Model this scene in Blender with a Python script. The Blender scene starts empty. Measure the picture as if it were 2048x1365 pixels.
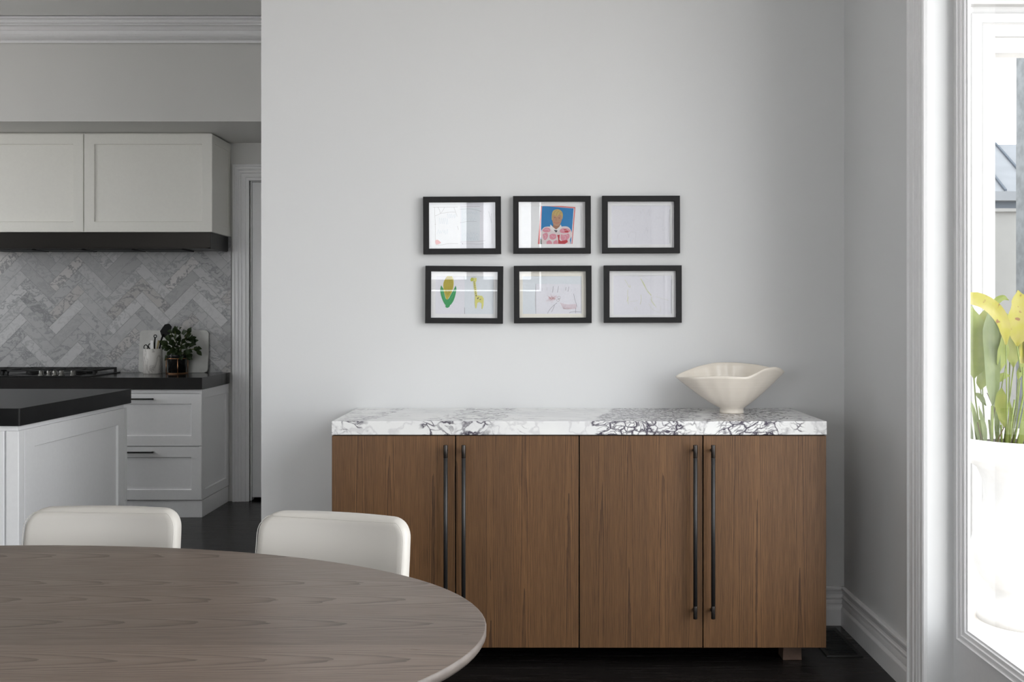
import bpy, bmesh, math, random
from mathutils import Vector, Matrix
PI = math.pi
random.seed(7)
S = bpy.context.scene
COL = S.collection

# ------------------------------------------------------------------ camera, daylight, exposure
EYE = 1.29
cd = bpy.data.cameras.new('camera')
cd.sensor_width = 36.0
cd.lens = 35.0
cd.shift_x = -44 / 2048
cd.shift_y = -52.5 / 2048
cd.clip_end = 200
cam = bpy.data.objects.new('camera', cd)
cam.location = (0, 0, EYE)
cam.rotation_euler = (PI / 2, 0, 0)
COL.objects.link(cam)
S.camera = cam

w = bpy.data.worlds.new('overcast_sky')
w.use_nodes = True
bgn = w.node_tree.nodes['Background']
bgn.inputs['Color'].default_value = (0.955, 0.98, 1.0, 1)
bgn.inputs['Strength'].default_value = 1.0
S.world = w

S.view_settings.view_transform = 'Standard'
S.view_settings.look = 'None'
S.view_settings.gamma = 1
S.view_settings.exposure = 2.82
S.cycles.use_denoising = True
S.cycles.max_bounces = 16
S.cycles.diffuse_bounces = 8
S.cycles.transparent_max_bounces = 16
S.cycles.sample_clamp_indirect = 6
S.cycles.caustics_reflective = False
S.cycles.caustics_refractive = False


def portal(loc, rot, sx, sy):
    l = bpy.data.lights.new('daylight_portal', 'AREA')
    l.shape = 'RECTANGLE'
    l.size, l.size_y = sx, sy
    l.cycles.is_portal = True
    o = bpy.data.objects.new('daylight_portal', l)
    o.location = loc
    o.rotation_euler = rot
    COL.objects.link(o)


# window openings: (lo, hi) along the wall, sill, head
RIGHT_OPEN = [(-2.40, 3.27, 0.0, 2.75)]
REAR_OPEN = [(-1.40, 0.08, 1.55, 2.70), (-4.70, -2.30, 0.10, 2.75)]
LEFT_OPEN = [(4.30, 5.70, 0.95, 2.70)]  # unseen kitchen window, added to brighten the kitchen
for a, b, z0, z1 in RIGHT_OPEN:
    portal((1.43, (a + b) / 2, (z0 + z1) / 2), (0, PI / 2, 0), z1 - z0, b - a)
for a, b, z0, z1 in LEFT_OPEN:
    portal((-5.33, (a + b) / 2, (z0 + z1) / 2), (0, -PI / 2, 0), z1 - z0, b - a)
for a, b, z0, z1 in REAR_OPEN:
    portal(((a + b) / 2, -2.93, (z0 + z1) / 2), (PI / 2, 0, 0), b - a, z1 - z0)


# ------------------------------------------------------------------ node helper
class NT:
    def __init__(self, name):
        self.m = bpy.data.materials.new(name)
        self.m.use_nodes = True
        self.t = self.m.node_tree
        self.n = self.t.nodes
        self.b = self.n['Principled BSDF']

    def link(self, a, b):
        self.t.links.new(a, b)

    def put(self, sock, v):
        if isinstance(v, bpy.types.NodeSocket):
            self.link(v, sock)
        elif v is not None:
            if hasattr(sock.default_value, '__len__') and not hasattr(v, '__len__'):
                v = (v,) * len(sock.default_value)
            if hasattr(sock.default_value, '__len__') and len(sock.default_value) == 4 and len(v) == 3:
                v = (*v, 1)
            sock.default_value = v

    def math(self, op, a, b=None, c=None, clamp=False):
        x = self.n.new('ShaderNodeMath')
        x.operation = op
        x.use_clamp = clamp
        self.put(x.inputs[0], a)
        if b is not None:
            self.put(x.inputs[1], b)
        if c is not None:
            self.put(x.inputs[2], c)
        return x.outputs[0]

    def vmath(self, op, a, b=None):
        x = self.n.new('ShaderNodeVectorMath')
        x.operation = op
        self.put(x.inputs[0], a)
        if b is not None:
            self.put(x.inputs[1], b)
        return x.outputs[0]

    def obj(self):
        return self.n.new('ShaderNodeTexCoord').outputs['Object']

    def sep(self, v):
        x = self.n.new('ShaderNodeSeparateXYZ')
        self.link(v, x.inputs[0])
        return x.outputs

    def comb(self, a, b, c):
        x = self.n.new('ShaderNodeCombineXYZ')
        for i, v in enumerate((a, b, c)):
            self.put(x.inputs[i], v)
        return x.outputs[0]

    def mapping(self, v, loc=(0, 0, 0), rot=(0, 0, 0), scale=(1, 1, 1)):
        x = self.n.new('ShaderNodeMapping')
        self.link(v, x.inputs[0])
        x.inputs[1].default_value = loc
        x.inputs[2].default_value = rot
        x.inputs[3].default_value = scale
        return x.outputs[0]

    def noise(self, v, scale, detail=4, rough=0.55, dist=0.0, color=False):
        x = self.n.new('ShaderNodeTexNoise')
        self.put(x.inputs['Vector'], v)
        x.inputs['Scale'].default_value = scale
        x.inputs['Detail'].default_value = detail
        x.inputs['Roughness'].default_value = rough
        x.inputs['Distortion'].default_value = dist
        return x.outputs['Color' if color else 'Fac']

    def voronoi_edge(self, v, scale):
        x = self.n.new('ShaderNodeTexVoronoi')
        x.feature = 'DISTANCE_TO_EDGE'
        self.put(x.inputs['Vector'], v)
        x.inputs['Scale'].default_value = scale
        return x.outputs['Distance']

    def white(self, v):
        x = self.n.new('ShaderNodeTexWhiteNoise')
        x.noise_dimensions = '3D'
        self.put(x.inputs['Vector'], v)
        return x.outputs['Value']

    def ramp(self, f, stops, interp='LINEAR'):
        x = self.n.new('ShaderNodeValToRGB')
        x.color_ramp.interpolation = interp
        e = x.color_ramp.elements
        while len(e) < len(stops):
            e.new(0.5)
        for i, (p, c) in enumerate(stops):
            e[i].position = p
            c = (c, c, c) if not hasattr(c, '__len__') else c
            e[i].color = (*c, 1)
        self.put(x.inputs[0], f)
        return x.outputs[0]

    def remap(self, v, a, b, c=0.0, d=1.0, smooth=True):
        x = self.n.new('ShaderNodeMapRange')
        x.interpolation_type = 'SMOOTHSTEP' if smooth else 'LINEAR'
        self.put(x.inputs[0], v)
        for i, q in enumerate((a, b, c, d)):
            x.inputs[i + 1].default_value = q
        return x.outputs[0]

    def mix(self, f, a, b, blend='MIX'):
        x = self.n.new('ShaderNodeMix')
        x.data_type = 'RGBA'
        x.blend_type = blend
        self.put(x.inputs[0], f)
        self.put(x.inputs[6], a)
        self.put(x.inputs[7], b)
        return x.outputs[2]

    def bump(self, h, strength=0.2, dist=0.002):
        x = self.n.new('ShaderNodeBump')
        x.inputs['Strength'].default_value = strength
        x.inputs['Distance'].default_value = dist
        self.link(h, x.inputs['Height'])
        self.link(x.outputs[0], self.b.inputs['Normal'])

    def set(self, color=None, rough=None, metal=None, spec=None, coat=None):
        for k, v in (('Base Color', color), ('Roughness', rough), ('Metallic', metal),
                     ('Specular IOR Level', spec), ('Coat Weight', coat)):
            self.put(self.b.inputs[k], v)
        return self.m


def plain(name, color, rough=0.5, metal=0.0, spec=0.5, grain=0.0, gscale=40):
    """a material with a faint procedural unevenness"""
    t = NT(name)
    c = color
    if grain:
        n = t.noise(t.obj(), gscale, 4)
        k = t.remap(n, 0.3, 0.7, 1 - grain, 1 + grain)
        c = t.mix(1.0, color, t.comb(k, k, k), 'MULTIPLY')
    return t.set(c, rough, metal, spec)


def hexc(r, g, b):
    f = lambda v: (v / 255 / 12.92) if v / 255 <= 0.04045 else ((v / 255 + 0.055) / 1.055) ** 2.4
    return (f(r), f(g), f(b))


# ------------------------------------------------------------------ materials
def wall_paint(name, color):
    t = NT(name)
    n = t.noise(t.obj(), 220, 3)
    t.bump(n, 0.05, 0.0008)
    return t.set(color, 0.62, 0, 0.3)


def wood(name, along, dark, mid, light, board, arcs, seed=0.0, rough=0.4, fine=1.0, tone=0.25, wob=(0.8, 4.0), para=26.0, mixw=(0.55, 0.45), pw=2.2):
    """boards of cathedral-grained timber; along = grain axis, across = board axis"""
    t = NT(name)
    info = t.n.new('ShaderNodeObjectInfo')
    rnd = info.outputs['Random']
    s = t.sep(t.obj())
    a = s[along]
    c = s[0] if along == 2 else s[1]
    u = t.math('ADD', t.math('DIVIDE', c, board), t.math('MULTIPLY_ADD', rnd, 37.0, seed))
    ident = t.math('FLOOR', u)
    fy = t.math('SUBTRACT', t.math('FRACT', u), 0.5)
    r1 = t.white(t.comb(ident, 3.1, 0.7))
    r2 = t.white(t.comb(ident, 9.4, 5.2))
    shift = t.math('MULTIPLY', r1, 13.0)
    along_s = t.math('ADD', a, shift)
    # slow wandering of the rings
    wv = t.noise(t.comb(t.math('MULTIPLY', along_s, wob[0]), t.math('MULTIPLY', fy, 1.6), ident), 1.0, 3)
    wv2 = t.noise(t.comb(t.math('MULTIPLY', along_s, 7.0), t.math('MULTIPLY', fy, 9.0), ident), 1.0, 3)
    off = t.math('MULTIPLY_ADD', t.math('SUBTRACT', r2, 0.5), 0.55, fy)
    par = t.math('MULTIPLY', t.math('MULTIPLY', off, off), para)
    ring = t.math('ADD', par, t.math('MULTIPLY', along_s, arcs))
    ring = t.math('ADD', ring, t.math('MULTIPLY', wv, wob[1]))
    ring = t.math('ADD', ring, t.math('MULTIPLY', wv2, 0.45))
    saw = t.math('FRACT', ring)
    band = t.math('POWER', saw, pw)
    # pores: long thin streaks
    st = [0, 0, 0]
    pv = t.comb(t.math('MULTIPLY', a, 9.0), t.math('MULTIPLY', c, 420.0 * fine), ident)
    pores = t.noise(pv, 1.0, 4, 0.65)
    streak = t.noise(t.comb(t.math('MULTIPLY', a, 1.3), t.math('MULTIPLY', c, 70.0), ident), 1.0, 3)
    fac = t.math('ADD', t.math('MULTIPLY', band, mixw[0]), t.math('MULTIPLY', t.remap(pores, 0.3, 0.7), mixw[1]))
    fac = t.math('ADD', fac, t.math('MULTIPLY', t.math('SUBTRACT', streak, 0.5), 0.5))
    colr = t.ramp(fac, [(0.0, light), (0.45, mid), (1.0, dark)])
    k = t.math('MULTIPLY_ADD', r1, tone, 1 - tone / 2)
    colr = t.mix(1.0, colr, t.comb(k, k, k), 'MULTIPLY')
    t.bump(t.math('MULTIPLY', fac, -1.0), 0.12, 0.0006)
    ro = t.math('MULTIPLY_ADD', fac, 0.12, rough)
    return t.set(colr, ro, 0, 0.45)


def vein_marble(name):
    """white slab with violet-grey breccia veins, thick in some stretches"""
    t = NT(name)
    p = t.obj()
    s = t.sep(p)
    d = t.vmath('SUBTRACT', t.noise(p, 5.0, 3, color=True), (0.5, 0.5, 0.5))
    dsc = t.vmath('MULTIPLY', d, (0.16, 0.16, 0.16))
    q = t.vmath('ADD', p, dsc)
    d2 = t.vmath('SUBTRACT', t.noise(p, 26.0, 3, color=True), (0.5, 0.5, 0.5))
    q = t.vmath('ADD', q, t.vmath('MULTIPLY', d2, (0.03, 0.03, 0.03)))
    qm = t.mapping(q, rot=(0.3, 0.62, 0.25), scale=(0.62, 1.0, 1.25))
    e1 = t.voronoi_edge(qm, 26.0)
    e2 = t.voronoi_edge(qm, 52.0)
    u = t.math('DIVIDE', t.math('ADD', s[0], 0.9065), 1.813)
    wob = t.math('MULTIPLY', t.math('SUBTRACT', t.noise(p, 6.0, 2), 0.5), 0.05)
    # the slab's own layering runs slantwise through it
    u = t.math('ADD', u, wob)
    u = t.math('ADD', u, t.math('MULTIPLY', s[1], -0.12))
    dens = t.ramp(u, [(0.0, 0.40), (0.06, 0.62), (0.085, 0.18), (0.15, 0.15), (0.20, 0.62), (0.31, 0.62), (0.35, 0.10),
                      (0.385, 0.34), (0.41, 0.08), (0.515, 0.04), (0.535, 1.0), (0.70, 1.0), (0.745, 0.30), (0.79, 0.85),
                      (0.89, 0.85), (0.925, 0.45), (1.0, 0.42)])
    patch = t.noise(p, 17.0, 3)
    gate = t.math('SUBTRACT', t.math('ADD', dens, t.math('MULTIPLY', patch, 1.3)), 0.98)
    gate = t.remap(gate, 0.0, 0.42)
    v1 = t.remap(e1, 0.01, 0.105, 1, 0)
    v2 = t.remap(e2, 0.0, 0.13, 1, 0)
    v2 = t.math('MULTIPLY', v2, t.remap(dens, 0.55, 0.95))
    v = t.math('MAXIMUM', v1, t.math('MULTIPLY', v2, 0.85))
    v = t.math('MULTIPLY', v, gate)
    blot = t.math('MULTIPLY', t.remap(t.noise(q, 30.0, 4), 0.57, 0.67), gate)
    v = t.math('MAXIMUM', v, t.math('MULTIPLY', blot, 0.8), clamp=True)
    # hairline soft veins everywhere
    hv = t.math('ABSOLUTE', t.math('SUBTRACT', t.noise(t.mapping(q, rot=(0, 0.3, 0.5), scale=(1, 2.2, 1)), 5.0, 3), 0.5))
    hair = t.math('MULTIPLY', t.remap(hv, 0.0, 0.03, 1, 0), 0.32)
    base = t.mix(t.remap(t.noise(p, 4.0, 3), 0.35, 0.7), (0.80, 0.80, 0.79), (0.72, 0.72, 0.725))
    c = t.mix(hair, base, (0.36, 0.34, 0.37))
    c = t.mix(v, c, (0.070, 0.060, 0.085))
    return t.set(c, 0.22, 0, 0.5)


def tile_marble(name):
    t = NT(name)
    g = t.n.new('ShaderNodeNewGeometry')
    r = g.outputs['Random Per Island']
    p = t.vmath('ADD', t.obj(), t.comb(t.math('MULTIPLY', r, 31.0), t.math('MULTIPLY', r, 17.0), t.math('MULTIPLY', r, 53.0)))
    d = t.vmath('MULTIPLY', t.vmath('SUBTRACT', t.noise(p, 9.0, 3, color=True), (0.5, 0.5, 0.5)), (0.22, 0.22, 0.22))
    q = t.vmath('ADD', p, d)
    hv = t.math('ABSOLUTE', t.math('SUBTRACT', t.noise(t.mapping(q, rot=(0, 0.6, 0), scale=(1, 1, 2.0)), 8.0, 4, 0.55), 0.5))
    r2 = t.white(t.comb(r, 2.2, 8.1))
    amount = t.math('MULTIPLY_ADD', r2, 0.75, 0.15)
    vein = t.math('MULTIPLY', t.remap(hv, 0.0, 0.06, 1, 0), amount)
    sp = t.remap(t.noise(q, 34.0, 5, 0.7), 0.5, 0.72)
    sp = t.math('MULTIPLY', sp, amount)
    k = t.math('MULTIPLY_ADD', r, 0.17, 0.365)
    base = t.comb(k, t.math('MULTIPLY', k, 1.0), t.math('MULTIPLY', k, 1.01))
    warm = t.math('MULTIPLY', t.math('GREATER_THAN', r2, 0.90), 0.22)
    base = t.mix(warm, base, (0.58, 0.51, 0.455))
    c = t.mix(t.math('MULTIPLY', vein, 0.85), base, (0.17, 0.175, 0.185))
    c = t.mix(t.math('MULTIPLY', sp, 0.35), c, (0.20, 0.205, 0.21))
    return t.set(c, 0.38, 0, 0.45)


def pane_glass(name, tint=(1, 1, 1), gain=1.0):
    t = NT(name)
    tr = t.n.new('ShaderNodeBsdfTransparent')
    tr.inputs[0].default_value = (*tint, 1)
    gl = t.n.new('ShaderNodeBsdfGlossy')
    gl.inputs['Roughness'].default_value = 0.0
    gl.inputs['Color'].default_value = (1, 1, 1, 1)
    lw = t.n.new('ShaderNodeLayerWeight')
    lw.inputs[0].default_value = 0.5
    fr = t.math('MULTIPLY_ADD', t.math('POWER', lw.outputs['Facing'], 5.0), 0.94, 0.055)
    mx = t.n.new('ShaderNodeMixShader')
    t.put(mx.inputs[0], t.math('MULTIPLY', fr, gain, clamp=True))
    t.link(tr.outputs[0], mx.inputs[1])
    t.link(gl.outputs[0], mx.inputs[2])
    t.link(mx.outputs[0], t.n['Material Output'].inputs[0])
    return t.m


def floor_wood(name):
    t = NT(name)
    s = t.sep(t.obj())
    u = t.math('DIVIDE', s[1], 0.13)
    ident = t.math('FLOOR', u)
    r = t.white(t.comb(ident, 1.7, 4.4))
    g = t.noise(t.comb(t.math('MULTIPLY_ADD', r, 9.0, t.math('MULTIPLY', s[0], 3.0)), t.math('MULTIPLY', s[1], 90.0), ident), 1.0, 4)
    k = t.math('MULTIPLY_ADD', r, 0.5, 0.7)
    c = t.ramp(g, [(0.3, (0.006, 0.005, 0.005)), (0.7, (0.014, 0.012, 0.011))])
    c = t.mix(1.0, c, t.comb(k, k, k), 'MULTIPLY')
    edge = t.math('ABSOLUTE', t.math('SUBTRACT', t.math('FRACT', u), 0.5))
    groove = t.remap(edge, 0.47, 0.5, 1, 0)
    t.bump(t.math('ADD', groove, t.math('MULTIPLY', g, 0.15)), 0.25, 0.0015)
    return t.set(c, t.math('MULTIPLY_ADD', g, 0.16, 0.18), 0, 0.22)


def leather(name, color):
    t = NT(name)
    n = t.noise(t.obj(), 420, 3)
    t.bump(n, 0.06, 0.0006)
    return t.set(color, 0.42, 0, 0.45)


def leaf_mat(name, c1, c2, edge=None):
    t = NT(name)
    n = t.noise(t.obj(), 14.0, 3)
    c = t.mix(t.remap(n, 0.35, 0.65), c1, c2)
    if edge:
        c = t.mix(t.remap(t.noise(t.obj(), 22.0, 2), 0.66, 0.72), c, edge)
    t.set(c, 0.5, 0, 0.35)
    # leaves let light through
    tl = t.n.new('ShaderNodeBsdfTranslucent')
    t.put(tl.inputs[0], c)
    mx = t.n.new('ShaderNodeMixShader')
    mx.inputs[0].default_value = 0.35
    t.link(t.b.outputs[0], mx.inputs[1])
    t.link(tl.outputs[0], mx.inputs[2])
    t.link(mx.outputs[0], t.n['Material Output'].inputs[0])
    return t.m


def roof_metal(name):
    return plain(name, (0.115, 0.123, 0.132), 0.8, 0.0, 0.0, 0.06, 3)


M = {
    'wall': wall_paint('grey_white_wall_paint', (0.665, 0.67, 0.675)),
    'kitchen_wall': wall_paint('kitchen_wall_paint', (0.66, 0.655, 0.64)),
    'ceiling': wall_paint('ceiling_paint', (0.84, 0.84, 0.83)),
    'trim': plain('white_gloss_trim', (0.80, 0.80, 0.81), 0.32, 0, 0.4, 0.01, 60),
    'cabinet': plain('white_satin_cabinet', (0.90, 0.90, 0.91), 0.36, 0, 0.4, 0.01, 60),
    'cabinet_warm_lit': plain('warm_lit_white_cabinet', (0.80, 0.79, 0.745), 0.36, 0, 0.4, 0.01, 60),  # white cabinet paint with warm kitchen light put into its colour
    'floor': floor_wood('black_stained_boards'),
    'oak': wood('brown_oak', 2, (0.034, 0.0140, 0.0048), (0.114, 0.0540, 0.0200), (0.166, 0.086, 0.035), 0.125, 1.1, 0.0, 0.45, 1.0, 0.20, (0.55, 3.2), 58.0, (0.60, 0.52), 2.6),
    'table': wood('grey_walnut', 0, (0.060, 0.042, 0.033), (0.132, 0.096, 0.076), (0.168, 0.126, 0.101), 0.16, 8.0, 3.3, 0.28, 0.5, 0.30, (1.0, 2.2), 30.0, (0.66, 0.42), 3.0),
    'table_edge': plain('table_edge_timber', (0.105, 0.088, 0.078), 0.45, 0, 0.4, 0.15, 30),
    'foot': plain('dark_timber_foot', (0.10, 0.062, 0.045), 0.5, 0, 0.4, 0.2, 25),
    'marble': vein_marble('violet_vein_marble'),
    'tile': tile_marble('herringbone_marble'),
    'grout': plain('grout', (0.30, 0.30, 0.305), 0.8, 0, 0.2, 0.05),
    'blackmetal': plain('blackened_bronze', (0.028, 0.027, 0.027), 0.38, 0.35, 0.5, 0.08, 90),
    'knurl': plain('polished_dark_bronze', (0.040, 0.035, 0.032), 0.26, 0.7, 0.5, 0.1, 300),
    'gap': plain('carcass_dark', (0.012, 0.010, 0.009), 0.7),
    'frame': plain('black_frame_timber', (0.0125, 0.0122, 0.0128), 0.55, 0, 0.25, 0.12, 40),
    'mat': plain('white_mount_board', (0.78, 0.78, 0.79), 0.8, 0, 0.2, 0.01, 90),
    'mat_cream': plain('cream_mount_board', (0.78, 0.755, 0.69), 0.8, 0, 0.2, 0.01, 90),
    'paper': plain('drawing_paper', (0.74, 0.75, 0.77), 0.8, 0, 0.2, 0.01, 40),
    'glass': pane_glass('clear_window_glass'),
    'pic_glass': pane_glass('picture_glass', gain=1.0),
    'bowl': None,
    'leather': leather('ivory_leather', (0.50, 0.478, 0.445)),
    'chair_leg': plain('chair_leg_timber', (0.10, 0.075, 0.06), 0.45, 0, 0.4, 0.15, 30),
    'blackstone': plain('black_honed_stone', (0.021, 0.020, 0.0195), 0.14, 0, 0.5, 0.08, 18),
    'islandstone': plain('black_polished_stone', (0.006, 0.006, 0.0065), 0.28, 0, 0.16, 0.35, 14),
    'hood': plain('dark_bronze_steel', (0.022, 0.020, 0.018), 0.32, 0.8, 0.5, 0.05, 120),
    'steel': plain('brushed_steel', (0.30, 0.295, 0.285), 0.22, 1.0, 0.5, 0.05, 120),
    'iron': plain('cast_iron', (0.012, 0.012, 0.012), 0.55, 0, 0.4, 0.1, 90),
    'blackplastic': plain('black_plastic', (0.006, 0.006, 0.006), 0.5, 0, 0.15),
    'whiteplastic': plain('white_plastic', (0.78, 0.78, 0.78), 0.4),
    'spoonwood': plain('pale_spoon_timber', (0.33, 0.27, 0.15), 0.6, 0, 0.3, 0.1, 60),
    'copper': plain('copper_wire', (0.52, 0.27, 0.14), 0.3, 1.0, 0.5, 0.05, 60),
    'blackglaze': plain('black_glazed_pot', (0.010, 0.010, 0.010), 0.2, 0, 0.5),
    'soil': plain('soil', (0.03, 0.022, 0.016), 0.9, 0, 0.2, 0.4, 80),
    'darkleaf': leaf_mat('dark_pot_leaves', (0.022, 0.040, 0.014), (0.045, 0.070, 0.024)),
    'boardstone': plain('pale_stone_board', (0.50, 0.50, 0.48), 0.35, 0, 0.4, 0.08, 12),
    'vent': plain('black_vent_metal', (0.010, 0.010, 0.010), 0.45, 0.3, 0.4),
    'exterior_white': plain('exterior_white_paint', (0.42, 0.42, 0.42), 0.5, 0, 0.3, 0.01, 30),
    'urn': plain('white_stone_urn', (0.62, 0.62, 0.62), 0.65, 0, 0.3, 0.03, 20),
    'paving': plain('pale_paving', (0.72, 0.68, 0.635), 0.7, 0, 0.3, 0.06, 6),
    'render_wall': plain('cream_render', (0.19, 0.192, 0.187), 0.8, 0, 0.2, 0.03, 8),
    'greycolumn': plain('grey_textured_render', (0.082, 0.090, 0.095), 0.8, 0, 0.2, 0.22, 16),
    'roof': roof_metal('grey_metal_roof'),
    'gutter': plain('grey_gutter', (0.055, 0.064, 0.076), 0.8, 0, 0.0),
    'leaf_green': leaf_mat('fresh_leaf', (0.165, 0.205, 0.045), (0.205, 0.240, 0.062)),
    'leaf_pale': leaf_mat('pale_leaf', (0.160, 0.190, 0.038), (0.20, 0.215, 0.052)),
    'leaf_yellow': leaf_mat('yellowing_leaf', (0.27, 0.25, 0.030), (0.30, 0.265, 0.075), (0.16, 0.075, 0.022)),
    'leaf_grey': leaf_mat('grey_green_leaf', (0.130, 0.165, 0.065), (0.165, 0.200, 0.085)),
    'stem': plain('green_stem', (0.125, 0.16, 0.036), 0.5, 0, 0.3, 0.2, 20),
    'stem_brown': plain('dry_stem', (0.075, 0.05, 0.028), 0.7, 0, 0.2, 0.3, 30),
    'hedge': plain('hedge_leaf', (0.06, 0.10, 0.03), 0.6, 0, 0.3, 0.5, 9),
}
tb = NT('cream_stoneware')
zz = tb.sep(tb.obj())[2]
rg = tb.noise(tb.comb(0.0, 0.0, tb.math('MULTIPLY', zz, 260.0)), 1.0, 2)
nn = tb.noise(tb.obj(), 9.0, 3)
tb.bump(rg, 0.16, 0.0015)
M['bowl'] = tb.set(tb.mix(tb.remap(tb.math('ADD', tb.math('MULTIPLY', rg, 0.6), tb.math('MULTIPLY', nn, 0.4)), 0.3, 0.7),
                          (0.76, 0.705, 0.63), (0.69, 0.63, 0.55)), 0.24, 0, 0.5)


# ------------------------------------------------------------------ mesh helper
class MB:
    def __init__(self):
        self.v, self.f, self.mi, self.sm = [], [], [], []

    def add(self, vs, fs, mi=0, smooth=False):
        o = len(self.v)
        self.v += [tuple(x) for x in vs]
        for f in fs:
            self.f.append([i + o for i in f])
            self.mi.append(mi)
            self.sm.append(smooth)

    def box(self, x0, x1, y0, y1, z0, z1, mi=0):
        self.add([(x, y, z) for x in (x0, x1) for y in (y0, y1) for z in (z0, z1)],
                 [(0, 1, 3, 2), (4, 6, 7, 5), (0, 4, 5, 1), (2, 3, 7, 6), (0, 2, 6, 4), (1, 5, 7, 3)], mi)

    def loft(self, rings, cap=True, closed=True, mi=0, smooth=True):
        n = len(rings[0])
        vs = [p for r in rings for p in r]
        fs = []
        for i in range(len(rings) - 1):
            for j in range(n if closed else n - 1):
                k = (j + 1) % n
                fs.append((i * n + j, i * n + k, (i + 1) * n + k, (i + 1) * n + j))
        ends = []
        if cap and closed:
            ends = [tuple(range(n))[::-1], tuple(range((len(rings) - 1) * n, len(rings) * n))]
        self.add(vs, fs + ends, mi, smooth)
        for i in range(len(ends)):
            self.sm[-1 - i] = False

    def lathe(self, prof, c=(0, 0), n=48, mi=0, sx=1.0, sy=1.0, cap=True, smooth=True):
        rings = [[(c[0] + r * sx * math.cos(2 * PI * j / n), c[1] + r * sy * math.sin(2 * PI * j / n), z) for j in range(n)]
                 for r, z in prof]
        self.loft(rings, cap, True, mi, smooth)

    def tube(self, pts, rad, n=10, mi=0, cap=True):
        pts = [Vector(p) for p in pts]
        if not hasattr(rad, '__len__'):
            rad = [rad] * len(pts)
        rings = []
        up = Vector((0.13, 0.31, 0.94)).normalized()
        for i, p in enumerate(pts):
            d = (pts[min(i + 1, len(pts) - 1)] - pts[max(i - 1, 0)]).normalized()
            a = d.cross(up)
            if a.length < 0.05:
                a = d.cross(Vector((1, 0.2, 0)))
            a.normalize()
            b = d.cross(a).normalized()
            rings.append([tuple(p + rad[i] * (a * math.cos(2 * PI * j / n) + b * math.sin(2 * PI * j / n))) for j in range(n)])
        self.loft(rings, cap, True, mi, True)

    def cyl(self, a, b, r, n=20, mi=0):
        self.tube([a, b], r, n, mi)

    def prism(self, poly, o, U, V, N, h0, h1, mi=0):
        """polygon (u,v) extruded from h0 to h1 along N"""
        o, U, V, N = (Vector(x) for x in (o, U, V, N))
        n = len(poly)
        vs = [o + U * a + V * b + N * h0 for a, b in poly] + [o + U * a + V * b + N * h1 for a, b in poly]
        fs = [tuple(range(n))[::-1], tuple(range(n, 2 * n))] + [(i, (i + 1) % n, n + (i + 1) % n, n + i) for i in range(n)]
        self.add(vs, fs, mi)

    def ring(self, o, U, V, N, rect, prof, mi=0, open_bottom=False, smooth=False):
        """moulding swept round a rectangle with mitred corners; prof = (inset, height)"""
        o, U, V, N = (Vector(x) for x in (o, U, V, N))
        u0, u1, v0, v1 = rect
        vs, fs = [], []
        for d, h in prof:
            if open_bottom:
                q = [(u0 + d, v0), (u0 + d, v1 - d), (u1 - d, v1 - d), (u1 - d, v0)]
            else:
                q = [(u0 + d, v0 + d), (u0 + d, v1 - d), (u1 - d, v1 - d), (u1 - d, v0 + d)]
            vs += [o + U * a + V * b + N * h for a, b in q]
        for i in range(len(prof) - 1):
            for j in range(3 if open_bottom else 4):
                k = (j + 1) % 4
                fs.append((i * 4 + j, i * 4 + k, i * 4 + 4 + k, i * 4 + 4 + j))
        self.add(vs, fs, mi, smooth)

    def shaker(self, o, U, V, N, rect, t=0.02, wd=0.07, dep=0.009, mi=0):
        prof = [(0, -t), (0, -0.0015), (0.0015, 0), (wd - 0.004, 0), (wd - 0.003, -0.002), (wd, -dep)]
        self.ring(o, U, V, N, rect, prof, mi)
        o, U, V, N = (Vector(x) for x in (o, U, V, N))
        u0, u1, v0, v1 = rect
        for d, h in ((wd, -dep), (0, -t)):
            self.add([o + U * a + V * b + N * h for a, b in ((u0 + d, v0 + d), (u1 - d, v0 + d), (u1 - d, v1 - d), (u0 + d, v1 - d))],
                     [(0, 1, 2, 3)], mi)

    def ribbon(self, pts, wd, h, mi=0):
        """flat pencil stroke in the local XZ plane, standing h in front of y = 0"""
        n = len(pts)
        vs = []
        for i in range(n):
            a, b = pts[max(i - 1, 0)], pts[min(i + 1, n - 1)]
            dx, dz = b[0] - a[0], b[1] - a[1]
            L = math.hypot(dx, dz) or 1
            nx, nz = -dz / L * wd / 2, dx / L * wd / 2
            vs += [(pts[i][0] + nx, -h, pts[i][1] + nz), (pts[i][0] - nx, -h, pts[i][1] - nz)]
        self.add(vs, [(2 * i, 2 * i + 1, 2 * i + 3, 2 * i + 2) for i in range(n - 1)], mi)

    def poly(self, pts, h, mi=0):
        self.add([(a, -h, b) for a, b in pts], [tuple(range(len(pts)))], mi)

    def build(self, name, mats, parent=None, loc=(0, 0, 0), bevel=0.0, seg=2, recalc=True):
        me = bpy.data.meshes.new(name)
        me.from_pydata(self.v, [], self.f)
        mats = mats if isinstance(mats, (list, tuple)) else [mats]
        for m in mats:
            me.materials.append(M[m] if isinstance(m, str) else m)
        for p, i, s in zip(me.polygons, self.mi, self.sm):
            p.material_index = i
            p.use_smooth = s
        me.validate()
        if recalc:
            b = bmesh.new()
            b.from_mesh(me)
            bmesh.ops.recalc_face_normals(b, faces=b.faces)
            b.to_mesh(me)
            b.free()
        o = bpy.data.objects.new(name, me)
        o.location = loc
        COL.objects.link(o)
        if parent:
            o.parent = parent
        if bevel:
            md = o.modifiers.new('bevel', 'BEVEL')
            md.width = bevel
            md.segments = seg
            md.limit_method = 'ANGLE'
            md.angle_limit = math.radians(40)
        return o


def tag(o, label, cat, group=None):
    o['label'] = label
    o['category'] = cat
    if group:
        o['group'] = group
    return o


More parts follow.
